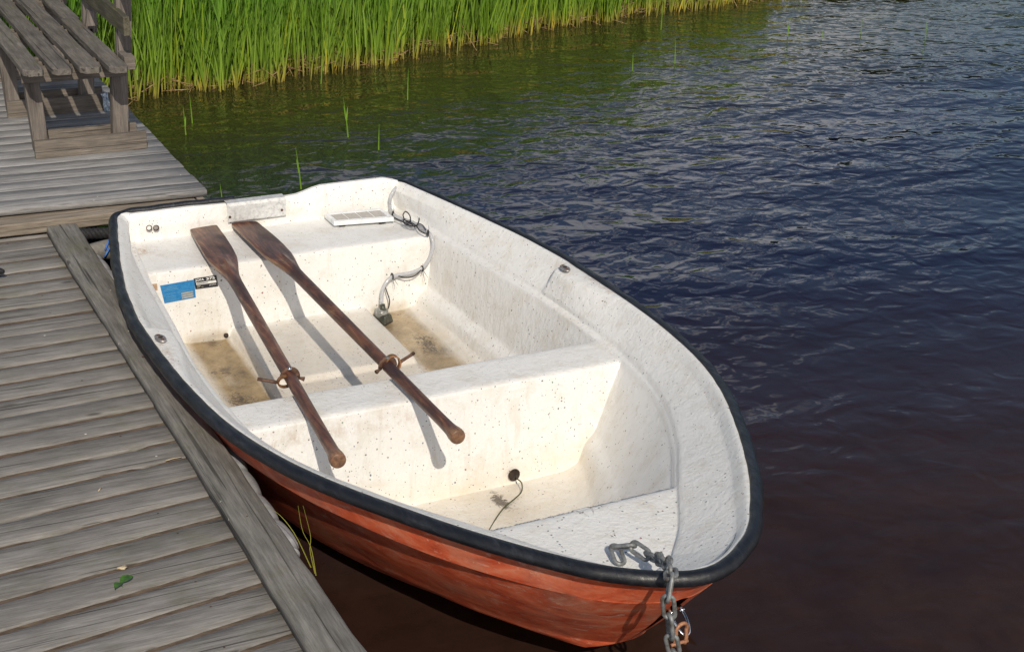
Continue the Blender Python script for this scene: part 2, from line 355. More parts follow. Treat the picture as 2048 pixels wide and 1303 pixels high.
def puddlem():
    M = Mt('tea_brown_rainwater', .03, .5); n = M.t.nodes; tr = M.n('ShaderNodeBsdfTransparent'); tr.inputs[0].default_value = (.90, .80, .60, 1)
    gl = M.n('ShaderNodeBsdfGlossy'); gl.inputs['Roughness'].default_value = .03; fr = M.n('ShaderNodeFresnel'); fr.inputs[0].default_value = 1.33
    ms = M.n('ShaderNodeMixShader'); M.l(fr.outputs[0], ms.inputs[0]); M.l(tr.outputs[0], ms.inputs[1]); M.l(gl.outputs[0], ms.inputs[2])
    b = M.n('ShaderNodeBump'); b.inputs['Distance'].default_value = .001; M.l(M.noise(M.co((12, 12, 12)), 1, 2), b.inputs['Height']); M.l(b.outputs[0], gl.inputs['Normal']); M.l(b.outputs[0], fr.inputs['Normal'])
    M.l(ms.outputs[0], n['Material Output'].inputs[0]); return M.m
m_puddle = puddlem()
def waterm():
    M = Mt('peat_brown_lake', .035, .5); M.p.inputs['IOR'].default_value = 1.333
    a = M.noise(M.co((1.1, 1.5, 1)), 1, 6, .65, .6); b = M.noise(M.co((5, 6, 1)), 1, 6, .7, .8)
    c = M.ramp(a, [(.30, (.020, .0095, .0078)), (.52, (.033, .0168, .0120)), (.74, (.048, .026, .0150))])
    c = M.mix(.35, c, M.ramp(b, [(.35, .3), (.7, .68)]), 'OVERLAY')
    xx, yy, zz = M.xyz(); sky_tint = M.math('ADD', M.math('MULTIPLY', yy, .22), M.math('ADD', M.math('MULTIPLY', xx, .03), M.math('MULTIPLY', a, .5)))
    c = M.mix(M.ramp(sky_tint, [(.50, 0.), (1.05, 1.)]), c, (.0085, .0100, .030))  # navy of the reflected sky painted into the far water's colour
    reed_tint = M.math('SUBTRACT', M.math('MULTIPLY', yy, .1), M.math('MULTIPLY', xx, .022)); c = M.mix(M.ramp(reed_tint, [(.42, 0.), (.64, 1.)]), c, (.030, .030, .009)); M.base(c)  # olive of the reeds' reflection painted into the water in front of them
    w1 = M.noise(M.co((1.9, 2.9, 1), rot=(0, 0, -.55)), 1, 2, .5, .4)
    w2 = M.noise(M.co((6.8, 8.2, 1), rot=(0, 0, -.3)), 1, 1.6, .40, .8)
    w3 = M.noise(M.co((16, 18, 1), rot=(0, 0, -.15)), 1, 1., .5, .4)
    h = M.math('ADD', M.math('MULTIPLY', w1, .034), M.math('ADD', M.math('MULTIPLY', w2, .0128), M.math('MULTIPLY', w3, .0012)))
    x, y, z = M.xyz()
    near = M.math('ADD', M.ramp(M.math('MULTIPLY', y, .1), [(.0, .28), (.20, .55), (.42, 1.), (.8, 1.)]), 0.)
    calm = M.ramp(M.noise(M.co((.35, .8, 1), rot=(0, 0, -.6)), 1, 3, .5), [(.38, .6), (.60, 1.15)])
    M.bump(M.math('MULTIPLY', M.math('MULTIPLY', h, near), calm), 1.0, 1.0); return M.m
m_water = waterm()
def reedm(name, c0, c1, c2):
    M = Mt(name, .55, .3); hgt = M.attr('hgt'); r = M.attr('rnd')
    c = M.ramp(hgt, [(0., (.20, .11, .04)), (.04, c0), (.125, c1), (.8, c2)])
    c = M.mix(.75, c, M.ramp(r, [(0, (.24, .30, .10)), (.5, (.5, .5, .5)), (.88, (.62, .62, .40)), (.97, (.92, .70, .42))]), 'OVERLAY')
    M.base(c)
    tl = M.n('ShaderNodeBsdfTranslucent'); M.l(c, tl.inputs[0]); ms = M.n('ShaderNodeMixShader'); ms.inputs[0].default_value = .35
    M.l(M.p.outputs[0], ms.inputs[1]); M.l(tl.outputs[0], ms.inputs[2]); M.l(ms.outputs[0], M.t.nodes['Material Output'].inputs[0]); return M.m
m_reed = reedm('reed_green', (.42, .38, .08), (.25, .38, .05), (.15, .33, .045))
m_litter = simple('dead_reed_litter', [(.12, .06, .03), (.30, .19, .09), (.5, .36, .2)], 30, .8)
m_bank = simple('muddy_bank', [(.02, .018, .010), (.045, .04, .018), (.08, .075, .03)], 8, .9, bump=.02)
WZ = -.07

# ================================================================ water, bank
v = []; n = 1
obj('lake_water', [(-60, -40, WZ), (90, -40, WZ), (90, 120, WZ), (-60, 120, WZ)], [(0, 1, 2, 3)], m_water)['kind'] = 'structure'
front = np.array([(-60, 3.), (-6, 5.4), (-2.5, 6.35), (-.4, 7.15), (.42, 7.50), (1.25, 7.60), (1.85, 7.80), (2.55, 8.0), (3.15, 8.25), (3.95, 8.60), (5.1, 8.92), (6.3, 9.15), (7.4, 9.7), (8.5, 11.5), (9.5, 16), (12, 30), (20, 60)])
def frontf(x): return np.interp(x, front[:, 0], front[:, 1])
V = []; Fc = []
for (x, y) in front:
    for k, (d, z) in enumerate(((-.05, WZ-.08), (.5, WZ+.02), (2.5, WZ+.10), (9, .25), (60, 1.2))): V.append((x-.25*d if x > 6 else x, y+d, z))
for i in range(len(front)-1):
    for k in range(4): Fc.append((i*5+k, i*5+5+k, i*5+6+k, i*5+1+k))
obj('bank', V, Fc, m_bank)['kind'] = 'structure'

# reeds: nobody could count them -> one object
def blades(n_st, pts_fn, hmin, hmax, seedv, leaves=4):
    r = np.random.default_rng(seedv); VV = []; FF = []; HG = []; RN = []; base = 0; SEG = 5
    P = pts_fn(r, n_st); N = len(P)
    items = []
    for i in range(N):
        h = r.uniform(hmin, hmax)*(1+.45*max(0., min(1., (1.6-P[i][0])/2.5)))*(1-.55*max(0., min(1., (P[i][0]-3.5)/3.5))); az = r.uniform(0, 2*math.pi); lean = abs(r.normal(0, .07)); rn = r.random(); straw = r.random() < .05
        # stalk
        items.append((P[i], 0., h*.8, az, lean, .0035+.0015*r.random(), .15, rn, h, straw))
        for k in range(leaves):
            z0 = h*r.uniform(.03, .7) if k else h*.02; ll = h*r.uniform(.35, .62)
            if z0+ll > h: ll = h-z0+.1
            items.append((P[i]+r.normal(0, .012, 2), z0, ll, r.uniform(0, 2*math.pi), abs(r.normal(.11, .10)), r.uniform(.0034, .0070), r.uniform(.05, .55), rn*.6+.4*r.random(), h, straw))
    M_ = len(items); V = np.zeros((M_, SEG+1, 2, 3)); H = np.zeros((M_, SEG+1, 2)); RNa = np.zeros((M_, SEG+1, 2))
    px = np.array([it[0] for it in items]); z0 = np.array([it[1] for it in items]); ln = np.array([it[2] for it in items]); az = np.array([it[3] for it in items])
    le = np.array([it[4] for it in items]); wd = np.array([it[5] for it in items]); cu = np.array([it[6] for it in items]); rn = np.array([it[7] for it in items]); hh = np.array([it[8] for it in items]); st = np.array([it[9] for it in items])
    wa = r.uniform(0, 2*math.pi, M_)
    for s in range(SEG+1):
        t = s/SEG; hor = ln*(np.sin(le)*t + cu*.28*t**2.2); ver = ln*(np.cos(le)*t - cu*.10*t**3)
        cx = px[:, 0]+hor*np.cos(az)+.10*(z0+ver)/1.6; cy = px[:, 1]+hor*np.sin(az); cz = WZ-.03+z0+ver
        w = wd*(1-.93*t**2.4)*(.75+.5*min(t*3, 1))
        for k, sg in enumerate((-1, 1)):
            V[:, s, k, 0] = cx+sg*w*np.cos(wa); V[:, s, k, 1] = cy+sg*w*np.sin(wa); V[:, s, k, 2] = cz
            H[:, s, k] = np.clip((z0+ver)/1.0, 0, 1); RNa[:, s, k] = np.where(st, .99, rn*.93)
    idx = np.arange(M_*(SEG+1)*2).reshape(M_, SEG+1, 2)
    Fq = np.stack([idx[:, :-1, 0], idx[:, :-1, 1], idx[:, 1:, 1], idx[:, 1:, 0]], -1).reshape(-1, 4)
    return V.reshape(-1, 3), Fq, H.ravel(), RNa.ravel()
def fastmesh(name, V, Fq, mat, attrs):
    me = bpy.data.meshes.new(name); me.vertices.add(len(V)); me.vertices.foreach_set('co', V.ravel())
    me.loops.add(Fq.size); me.loops.foreach_set('vertex_index', Fq.ravel().astype(np.int32)); me.polygons.add(len(Fq))
    me.polygons.foreach_set('loop_start', np.arange(0, Fq.size, 4, dtype=np.int32)); me.update(calc_edges=True)
    for k, a in attrs.items(): me.attributes.new(k, 'FLOAT', 'POINT').data.foreach_set('value', a.astype(np.float32))
    me.materials.append(mat); me.polygons.foreach_set('use_smooth', [True]*len(Fq)); o = bpy.data.objects.new(name, me); COL.objects.link(o); return o
def reedpts(r, n):
    x = r.uniform(-3.4, 6.9, n*2); d = r.random(n*2)**1.5*3.2
    y = frontf(x)+d+.10*np.sin(x*5.1)+.07*np.sin(x*13)-.03; keep = []
    for i in range(n*2):
        if x[i] < -.1 and y[i] < 6.3: continue
        # small gaps in the front rows
        if d[i] < .6 and math.sin(x[i]*2.3+1)+math.sin(x[i]*5.9) > 1.55: continue
        keep.append((x[i], y[i]))
        if len(keep) >= n: break
    return np.array(keep)
Vr, Fr, Hr, Rr = blades(9800, reedpts, .75, 1.15, 3)
tag(fastmesh('reeds', Vr, Fr, m_reed, {'hgt': Hr, 'rnd': Rr}), 'dense bed of tall bright green reeds along the far bank', 'reeds', kind='stuff')
def frontpts(r, n):
    x = r.uniform(-.6, 7.6, n); return np.stack([x, frontf(x)+r.normal(-.08, .07, n)], 1)
Vr, Fr, Hr, Rr = blades(420, frontpts, .35, .95, 9, 2)
tag(fastmesh('young_reeds', Vr, Fr, m_reed, {'hgt': Hr*.6, 'rnd': Rr}), 'thin short reed shoots standing in the water at the front of the reed bed', 'reeds', kind='stuff')
mb = MB()
for i in range(900):
    x = rng.uniform(-1, 7.8); y = frontf(x)+rng.normal(.08, .12); a = rng.uniform(0, 6.28); l = rng.uniform(.08, .28); z = WZ+rng.uniform(0, .10)
    d = np.array([math.cos(a), math.sin(a), rng.normal(0, .45)])*l
    p = np.array([x, y, z]); mb.tube([p-d/2, p, p+d/2], rng.uniform(.0015, .0035), 4, rnd=rng.random())
tag(mb.build('reed_litter', m_litter), 'tangle of dead brown reed stalks lying at the foot of the reeds', 'dead reeds', kind='stuff')

# far shore: a wood that reads as one mass, known here by its reflection
bm = bmesh.new(); bmesh.ops.create_icosphere(bm, subdivisions=2, radius=1); Vi = np.array([v.co[:] for v in bm.verts]); Fi = np.array([[v.index for v in f.verts] for f in bm.faces]); bm.free()
VF = []; FF = []; nb = 0
for i in range(900):
    th = rng.uniform(-.9, 1.75); d = rng.uniform(62, 82); cx_, cy_ = d*math.sin(th), d*math.cos(th)
    if cy_ < -20: continue
    hh = rng.uniform(6, 13)*(.75+.35*math.sin(th*5+1)); zc = rng.uniform(.25, .85)*hh; rr_ = rng.uniform(1.2, 2.6)
    V = Vi*np.array([rr_, rr_, rr_*1.3])*(1+.28*rng.normal(0, 1, (len(Vi), 1)))+np.array([cx_, cy_, zc]); VF.append(V); FF.append(Fi+nb); nb += len(Vi)
m_forest = simple('dark_conifer_green', [(.010, .020, .008), (.025, .045, .014), (.05, .08, .022)], 2, .9, bump=0)
tag(obj('forest', np.concatenate(VF), np.concatenate(FF), m_forest, None, False), 'dark wood along the far shore, seen as a reflection in the water', 'forest', kind='stuff')

# single reed shoots standing in the open water: one thing each
def shoot_mesh(h, seedv, leaves):
    r = np.random.default_rng(seedv); V = []; Fq = []; H = []
    def strip(P, w, a):
        b = len(V)
        for i, p in enumerate(P):
            t = i/(len(P)-1)
            for s in (-1, 1): V.append((p[0]+s*w*(1-.9*t**2)*math.cos(a), p[1]+s*w*(1-.9*t**2)*math.sin(a), p[2])); H.append(.35+.3*t)
        for i in range(len(P)-1): Fq.append((b+2*i, b+2*i+1, b+2*i+3, b+2*i+2))
    lx = r.normal(0, .10)*h
    mid = lambda t: np.array([lx*t**1.5, 0, -.06+(h+.06)*t])
    strip([mid(t) for t in np.linspace(0, 1, 7)], .0042, -YAW)
    strip([mid(t) for t in np.linspace(0, .8, 6)], .0035, 1.3)
    for k in range(leaves):
        t0 = r.uniform(.3, .6); b0 = mid(t0); s = r.choice((-1, 1))
        strip([b0+np.array([s*.05*h*u, .01*u, h*.38*u*(1-.15*u)]) for u in np.linspace(0, 1, 5)], .005, -YAW+.3)
    return V, Fq, H
def unz(px, py, z):
    d = RR*((px-1024)/FPX) - UU*((py-651.5)/FPX) + F; t = (z-CZ)/d.z; return Vector((CX+d.x*t, CY+d.y*t, z))
SH = [((603, 378), .245, 1, 'tall lone reed shoot in the open water just behind the boat transom', 0),
 ((697, 275), .26, 2, 'lone reed shoot with a side leaf in the open water, left of two close together', 1),
 ((757, 300), .16, 0, 'short thin reed shoot to the right of the one with a side leaf', 2),
 ((815, 200), .22, 0, 'lone reed shoot standing in the green reflection right of the bench', 3),
 ((641, 168), .20, 0, 'reed shoot standing just off the middle of the reed bed', 4),
 ((372, 270), .19, 1, 'bent reed shoot nearest the bench, front one of a pair', 5),
 ((385, 247), .19, 0, 'straight reed shoot near the bench, back one of a pair', 6),
 ((1350, 128), .20, 0, 'reed shoot standing alone in open water right of the reed bed', 7),
 ((1265, 142), .14, 0, 'pale short reed shoot below the right end of the reed bed', 8),
 ((1575, 74), .17, 2, 'forked reed shoot far out in the water at upper right', 9),
 ((1643, 80), .09, 0, 'tiny reed shoot just right of the forked one far out', 10),
 ((1722, 68), .14, 0, 'distant reed shoot second from the right edge', 11),
 ((1851, 80), .16, 0, 'rightmost distant reed shoot far out in the water', 12),
 ((1322, 60), .22, 0, 'reed shoot standing close in front of the right end of the reed bed', 13),
 ((446, 408), .12, 0, 'small green reed tip showing at the left corner of the transom plate', 14)]
for (px, h, lv, lab, k) in SH:
    V, Fq, H = shoot_mesh(h, 40+k, lv); p = unz(px[0], px[1], WZ)
    o = obj('reed_shoot', np.array(V)+np.array(p), Fq, m_reed, None, True, None, {'hgt': H, 'rnd': [.8]*len(V)}, origin=p)
    tag(o, lab, 'reed', 'lone reed shoots in the open water')
# grass blades by the dock edge
def grass_blade(P, w, lab):
    P = spline(P, 12); V = []; Fq = []; m = len(P)
    for i, p in enumerate(P):
        t = i/(m-1)
        for s in (-1, 1): V.append(np.array(p)+s*w*(1-.8*t)*np.array(RR))
    Fq = [(2*i, 2*i+1, 2*i+3, 2*i+2) for i in range(m-1)]
    tag(obj('grass_blade', V, Fq, m_reed, None, True, None, {'hgt': [.055]*len(V), 'rnd': [.40]*len(V)}, origin=P[0]), lab, 'grass blade', 'grass blades by the dock edge')
def un_y(px, py, y):
    d = RR*((px-1024)/FPX) - UU*((py-651.5)/FPX) + F; t = (y-CY)/d.y; return (CX+d.x*t, y, CZ+d.z*t)
grass_blade([un_y(632, 1150, .80), un_y(622, 1095, .80), un_y(605, 1060, .80), un_y(596, 1010, .80)], .0015, 'green grass blade at the dock edge leaning left, left one of two crossing')
grass_blade([un_y(630, 1146, .80), un_y(620, 1100, .80), un_y(621, 1070, .80), un_y(606, 1010, .80)], .0015, 'green grass blade at the dock edge, right one of two crossing')
grass_blade([un_y(622, 1134, .84), un_y(590, 1068, .86), un_y(556, 1026, .9), un_y(522, 1008, .95)], .0016, 'long green grass blade arching over the dock edge beside the grey fender')

# ================================================================ jetty
J = empty('jetty', (-1.6, 1.5, WZ), 'weathered grey wooden jetty with gaps between its planks and a raised edge board', 'jetty')
SK = lambda y: np.interp(y, [-1.7, -.2, .6, 1.15, 1.8, 3.2, 3.8], [.17, .17, .155, .10, .055, .02, 0.])
mb = MB(); y = 3.727
i = 0
while y > -1.6:
    w = .1085+rng.normal(0, .0022); sk = float(SK(y))
    # skewed plank, slightly cupped and uneven
    x0, x1 = -3.6, -.815+rng.normal(0, .006)
    zt = .336+rng.normal(0, .0018); V = []; seg = 16
    for k in range(seg+1):
        x = x0+(x1-x0)*k/seg; yc = y+sk*(x+.9); sc_w = 1+(float(SK(y+.05)-SK(y-.05))/.1)*(x+.9)
        e1, e2 = rng.normal(0, .0006, 2)
        for (dy, z) in ((-w/2+e1, zt-.028), (-w/2+e1, zt-.003), (-w/2+.003+e1, zt-.0004), (-w/6, zt), (w/6, zt+.0003), (w/2-.003+e2, zt-.0004), (w/2+e2, zt-.003), (w/2+e2, zt-.028)):
            V.append((x, yc+dy*sc_w, z+rng.normal(0, .0003)))
    Fc = []
    for k in range(seg):
        for q in range(8): Fc.append((8*k+q, 8*k+8+q, 8*k+8+(q+1) % 8, 8*k+(q+1) % 8))
    Fc += [tuple(range(8)), tuple(range(8*seg+7, 8*seg-1, -1))]
    Fc = [tuple(reversed(f)) for f in Fc]
    mb.add(V, Fc, rng.random()); y -= .127+rng.normal(0, .002)
mb.build('deck_planks', m_deck, J)
nail = None; a = np.linspace(0, 2*math.pi, 9)[:-1]
for i in range(38):
    for xx in (-1.07, -1.70):
        if rng.random() < .35: continue
        dy = rng.choice((-.028, .028)); yn = 3.60-.127*i+dy; yn += float(SK(yn))*(xx+.9); x_ = xx+rng.normal(0, .010)
        if nail is None:
            V = [(x_+.0030*math.cos(q), yn+.0030*math.sin(q), .3372) for q in a]+[(x_, yn, .3382)]
            nail = obj('nail_head', V, [(k, (k+1) % 8, 8) for k in range(8)], m_rust, J, origin=(x_, yn, .337))
        else:
            c = nail.copy(); COL.objects.link(c); c.parent = J; c.location = Vector((x_, yn, .337))-J.location
mb = MB(); mb.box((-3.6, -1.7, .26), (-.83, 3.67, .300))
gx = np.linspace(-3.6, -.83, 70); gy = np.linspace(-1.7, 3.67, 420); GX, GY = np.meshgrid(gx, gy); GZ = .3305+rng.normal(0, .0007, GX.shape)-.007*(np.sin(GX*3.1+GY*7)*np.sin(GX*7.7+GY*2.3) > .80)
ii = np.arange(GX.size).reshape(GX.shape); mb.add(np.stack([GX, GY, GZ], -1).reshape(-1, 3), np.stack([ii[:-1, :-1], ii[:-1, 1:], ii[1:, 1:], ii[1:, :-1]], -1).reshape(-1, 4).tolist())
mb.build('gap_filling', m_dirt, J, False)
# edge board
mb = MB(); V = []; ys = np.linspace(-1.7, 3.88, 60)
for k, yy in enumerate(ys):
    xi = -.913+.006*math.sin(yy*1.3)+rng.normal(0, .001); xo = -.795+(.012 if yy < .7 else 0)*(1 if yy < .3 else .5)+rng.normal(0, .0012)
    zt = .372+.003*math.sin(yy*2.1)
    for (x, z) in ((xi, .337), (xi, zt-.005), (xi+.005, zt), ((xi+xo)/2, zt+.001), (xo-.005, zt), (xo, zt-.005), (xo, .337)): V.append((x, yy, z))
Fc = []
for k in range(len(ys)-1):
    for q in range(7): Fc.append((7*k+q, 7*k+7+q, 7*k+7+(q+1) % 7, 7*k+(q+1) % 7))
Fc += [tuple(range(7)), tuple(range(7*len(ys)-1, 7*len(ys)-8, -1))]
mb.add(V, Fc, .5); eb = mb.build('edge_board', m_edge, J); 
mb = MB(); mb.box((-.90, -1.7, .12), (-.845, 3.66, .30), rnd=.3, seg=20, j=.002); mb.build('side_beam', m_dark, J, False)
for yy in (-.9, 1.1, 3.2):
    mb = MB(); P = [(-.93, yy, z) for z in np.linspace(WZ-.6, .24, 8)]; mb.tube(P, .055, 14); mb.build('post', m_dark, J)
for k, (yy, xx) in enumerate(((.30, -.842), (2.2, -.865), (1.02, -.86))):
    mb = MB(); a = np.linspace(0, 2*math.pi, 13)[:-1]; V = [(xx+.0055*math.cos(q), yy+.0055*math.sin(q), .3745) for q in a]+[(xx, yy, .3762)]
    mb.add(V, [(i, (i+1) % 12, 12) for i in range(12)]); mb.build('screw_head', m_rust, J)

# raised far platform
P2 = empty('platform', (-1.3, 4.9, WZ), 'raised far platform of silver grey planks carrying the bench', 'platform')
mb = MB(); y = 3.735; DZ = .44; k = 0
while y < 6.1:
    w = .1216; x1 = -.213+rng.normal(0, .003); x0 = -3.6; V = []; seg = 14; zt = DZ+rng.normal(0, .0014)
    for q in range(seg+1):
        x = x0+(x1-x0)*q/seg; yc = y+w/2-.045*(x+.2)
        e1, e2 = rng.normal(0, .0007, 2)
        for (dy, z) in ((-w/2+e1, zt-.028), (-w/2+e1, zt-.0025), (-w/2+.0025, zt), (0, zt+.0003), (w/2-.0025, zt), (w/2+e2, zt-.0025), (w/2+e2, zt-.028)): V.append((x, yc+dy, z))
    Fc = []
    for q in range(seg):
        for s in range(7): Fc.append((7*q+s, 7*q+(s+1) % 7, 7*q+7+(s+1) % 7, 7*q+7+s))
    Fc += [tuple(range(6, -1, -1)), tuple(range(7*seg, 7*seg+7))]
    mb.add(V, Fc, rng.random()); y += .124
mb.build('deck_planks', m_deck2, P2)
mb = MB()
mb.box((-3.6, 3.675, .350), (-.262, 3.80, .402), rnd=.4, seg=24, j=.0015); mb.build('cross_beam', m_beam, P2, False, .006)
mb = MB(); mb.box((-.258, 3.655, .350), (-.226, 3.78, .407), rnd=.7); mb.build('end_block', m_beam, P2, False, .004)
mb = MB(); mb.box((-.33, 3.82, .26), (-.27, 6.0, .408), rnd=.2); mb.build('side_beam', m_dark, P2, False)
mb = MB(); mb.box((-2.6, 3.82, .26), (-2.54, 6.0, .408), rnd=.2); mb.build('side_beam', m_dark, P2, False)
for (xx, yy) in ((-.36, 3.95), (-.36, 5.8), (-2.5, 5.8)):
    mb = MB(); mb.tube([(xx, yy, z) for z in np.linspace(WZ-.6, .25, 8)], .055, 14); mb.build('post', m_dark, P2)

# ================================================================ bench
Bn = empty('bench', (-.58, 5.3, DZ), 'weathered wooden bench with slatted seat standing on the far platform', 'bench')
SZ = .884
xs = [(-.850, -.757), (-.724, -.631), (-.602, -.508), (-.477, -.392)]
for k, (a, b) in enumerate(xs):
    mb = MB(); y0 = 4.345-.012*k; brk = [y0, 8.2] if k < 3 else [y0-.02, 5.46, 8.2]
    for q in range(len(brk)-1):
        V = []; seg = 22; y1 = brk[q]; y2 = brk[q+1]-.004
        for s in range(seg+1):
            t = s/seg; yy = y1+(y2-y1)*t
            if s == 1: yy = y1+.035
            ins = (.022 if s == 0 else 0.); e = rng.normal(0, .0012, 2); dx = (.016*q)
            xa, xb = a+ins*.9+e[0]+dx, b-ins*.6+e[1]+dx; dz = -.004*q
            for (x, z) in ((xa, SZ-.030), (xa, SZ-.006), (xa+.006, SZ), (xb-.006, SZ), (xb, SZ-.006), (xb, SZ-.030)): V.append((x, yy, z+dz))
        Fc = []
        for s in range(seg):
            for w in range(6): Fc.append((6*s+w, 6*s+6+w, 6*s+6+(w+1) % 6, 6*s+(w+1) % 6))
        Fc += [tuple(range(6)), tuple(range(6*seg+5, 6*seg-1, -1))]
        mb.add(V, Fc, rng.random())
    mb.build('seat_slat', m_benchy, Bn, False)
for fi, fy in enumerate((4.45, 5.22, 6.02)):
    sx = -.0 if fi == 0 else .0
    # ground runner: two boards either side of the legs
    mb = MB(); mb.box((-.818+sx, fy-.0, DZ+.001), (-.298+sx, fy+.028, DZ+.086), rnd=.3+.2*fi, seg=5, j=.001)
    mb.box((-.80+sx, fy+.172, DZ+.001), (-.305+sx, fy+.200, DZ+.084), rnd=.6, seg=5, j=.001); mb.build('ground_runner', m_benchx, Bn, False, .003)
    # cross rail beneath the seat
    mb = MB(); mb.box((-.835+sx, fy+.085, SZ-.105), (-.36+sx, fy+.110, SZ-.031), rnd=.1*fi); mb.box((-.81+sx, fy+.178, SZ-.105), (-.33+sx, fy+.203, SZ-.031), rnd=.5); mb.build('seat_rail', m_benchx, Bn, False, .003)
    lean = math.radians(3.5)
    mb = MB(); mb.box((-.802, fy+.112, DZ+.002), (-.733, fy+.172, SZ-.033), rnd=.2, rot=roty(-lean*.9), ctr=(-.78, fy+.06, DZ)); mb.build('leg', m_benchz, Bn, False, .003)
    mb = MB(); mb.box((-.436, fy+.112, DZ+.002), (-.361, fy+.172, SZ-.033), rnd=.8, rot=roty(lean*.9), ctr=(-.41, fy+.06, DZ)); mb.build('leg', m_benchz, Bn, False, .003)
    # back post leaning outwards
    mb = MB(); mb.box((-.386, fy+.112, SZ-.06), (-.316, fy+.160, 1.36), rnd=.35*fi, rot=roty(math.radians(3)), ctr=(-.355, fy+.06, SZ)); mb.build('back_post', m_benchz, Bn, False, .003)
    if fi == 1:
        mb = MB(); mb.prism([(-.40, SZ+.001), (-.335, SZ+.001), (-.35, SZ+.07), (-.385, SZ+.085)], 1, fy-.02, fy+.02, .4); mb.build('post_block', m_benchz, Bn, False, .003)
    if fi == 0:
        mb = MB(); mb.box((-.385, fy-.03, SZ-.050), (-.335, fy+.110, SZ+.012), rnd=.9); mb.build('post_block', m_benchx, Bn, False, .003)
for (z0, z1, xx) in ((1.005, 1.095, -.352), (1.19, 1.28, -.336)):
    mb = MB(); mb.box((xx-.040, 4.36, z0), (xx-.010, 8.2, z1), rnd=.5, seg=24, j=.0012); mb.build('backrest_board', m_back, Bn, False, .005)
# sachet hanging by the rear frame
mb = MB(); P = []
V = []; Fq = []
for i in range(9):
    t = i/8
    for k in range(4):
        s = k/3
        V.append((-.352+.038*s+.012*t+.004*math.sin(7*t+k), 5.205-.008*math.sin(k*2+3*t)-.012*t, .535-.105*t+.004*math.sin(k+2*t)))
Fq = [(4*i+k, 4*i+k+1, 4*i+5+k, 4*i+4+k) for i in range(8) for k in range(3)]
o = obj('sachet', V, Fq, m_sachet, None, True, origin=(-.33, 5.2, .44)); sol = o.modifiers.new('thick', 'SOLIDIFY'); sol.thickness = .004
tag(o, 'crumpled blue and white foil sachet leaning on the runner under the bench', 'sachet')

# ================================================================ small things on the jetty
Lf = empty('leaf', tuple(unz(242, 1170, .338)), 'small green two-lobed leaf lying on a jetty plank', 'leaf')
c = np.array(unz(242, 1170, .341))
for (a, l, w) in ((.55, .042, .017), (-2.3, .030, .012)):
    V = []; Fq = []
    for i in range(7):
        t = i/6; ww = w*math.sin(math.pi*min(1, t*.96+.04))**.8*(1-.25*t)
        for s in (-1, 0, 1): V.append(c+np.array([math.cos(a)*l*t-s*ww*math.sin(a), math.sin(a)*l*t+s*ww*math.cos(a), .004+.012*t*(1-t)*2+.005*abs(s)]))
    Fq = [(3*i+k, 3*i+k+1, 3*i+4+k, 3*i+3+k) for i in range(6) for k in range(2)]
    obj('leaf_blade', V, Fq, m_leaf, Lf)
mb = MB(); mb.tube([c, c+np.array([.002, -.012, .003])], .001, 5); mb.build('stalk', m_leaf, Lf)
c = np.array(unz(244, 1134, .342)); bm = bmesh.new(); bmesh.ops.create_icosphere(bm, subdivisions=2, radius=1)
V = np.array([v.co[:] for v in bm.verts]); Fq = [[v.index for v in f.verts] for f in bm.faces]; bm.free()
V = V*np.array([.013, .010, .0028])*(1+.35*np.sin(V[:, :1]*5+V[:, 1:2]*7))+c
tag(obj('bark_chip', V, Fq, m_chip, origin=c), 'pale yellowish bark chip on the plank just above the green leaf', 'bark chip')
# straw bits
for k, (px, py, a, l) in enumerate(((347, 917, 0.1, .05), (200, 978, .9, .02))):
    c = np.array(unz(px, py, .341)); mb = MB(); d = np.array([math.cos(a), math.sin(a), 0])*l/2; mb.tube([c-d, c+np.array([0, 0, .002]), c+d], .0016, 5)
    tag(mb.build('straw', m_chip, origin=c), ('yellow straw lying on a plank near the edge board', 'tiny pale straw curl in the middle of the jetty planks')[k], 'straw')
c = np.array(unz(3, 545, .36)); mb = MB(); Pq = [c+np.array([-.10+.11*t, .01*math.sin(5*t), .004+.012*math.sin(3*t)]) for t in np.linspace(0, 1, 12)]
mb.tube(Pq, [.014]*10+[.012, .007], 8); tag(mb.build('rubber_strap', m_black, origin=c), 'end of a black rubber strap poking in at the left edge of the jetty', 'strap')

# grey foam fender along the dock side, black rope and float in the gap
mb = MB(); ys = np.linspace(.90, 3.42, 220)
P = [(-.778+.005*math.sin(y*9), y, .298+.006*math.sin(y*5)) for y in ys]
r = [.036*(.78+.30*abs(math.sin(y*20.5))**.6)*(1 if .93 < y < 3.4 else .7) for y in ys]
mb.tube(P, r, 16); tag(mb.build('dock_fender', m_foam, origin=(-.77, 2.1, .3)), 'lumpy pale grey foam fender running under the jetty edge board', 'fender')
mb = MB()
Pc = spline([(-.87, 3.61, .350), (-.78, 3.60, .348), (-.68, 3.60, .338), (-.58, 3.62, .315), (-.45, 3.66, .27)], 90)
for s in range(3):
    Q = []
    for i, p in enumerate(Pc):
        a = i*.50+s*2.094; Q.append(p+.0135*np.array([0, math.cos(a), math.sin(a)]))
    mb.tube(Q, .0125, 8)
tag(mb.build('mooring_rope', m_brope, origin=(-.7, 3.53, .27)), 'thick black twisted rope in the gap between jetty and boat stern', 'rope')
FL = empty('float', (-.66, 3.44, .28), 'grey worn float with blue cord below the black rope beside the stern', 'float')
mb = MB(); ts = np.linspace(0, 1, 22); P = [(-.80+.34*t, 3.44+.05*t, .325-.02*t) for t in ts]; mb.tube(P, [.046*math.sin(math.pi*(.10+.8*t))**.4 for t in ts], 18); mb.build('body', m_float, FL)
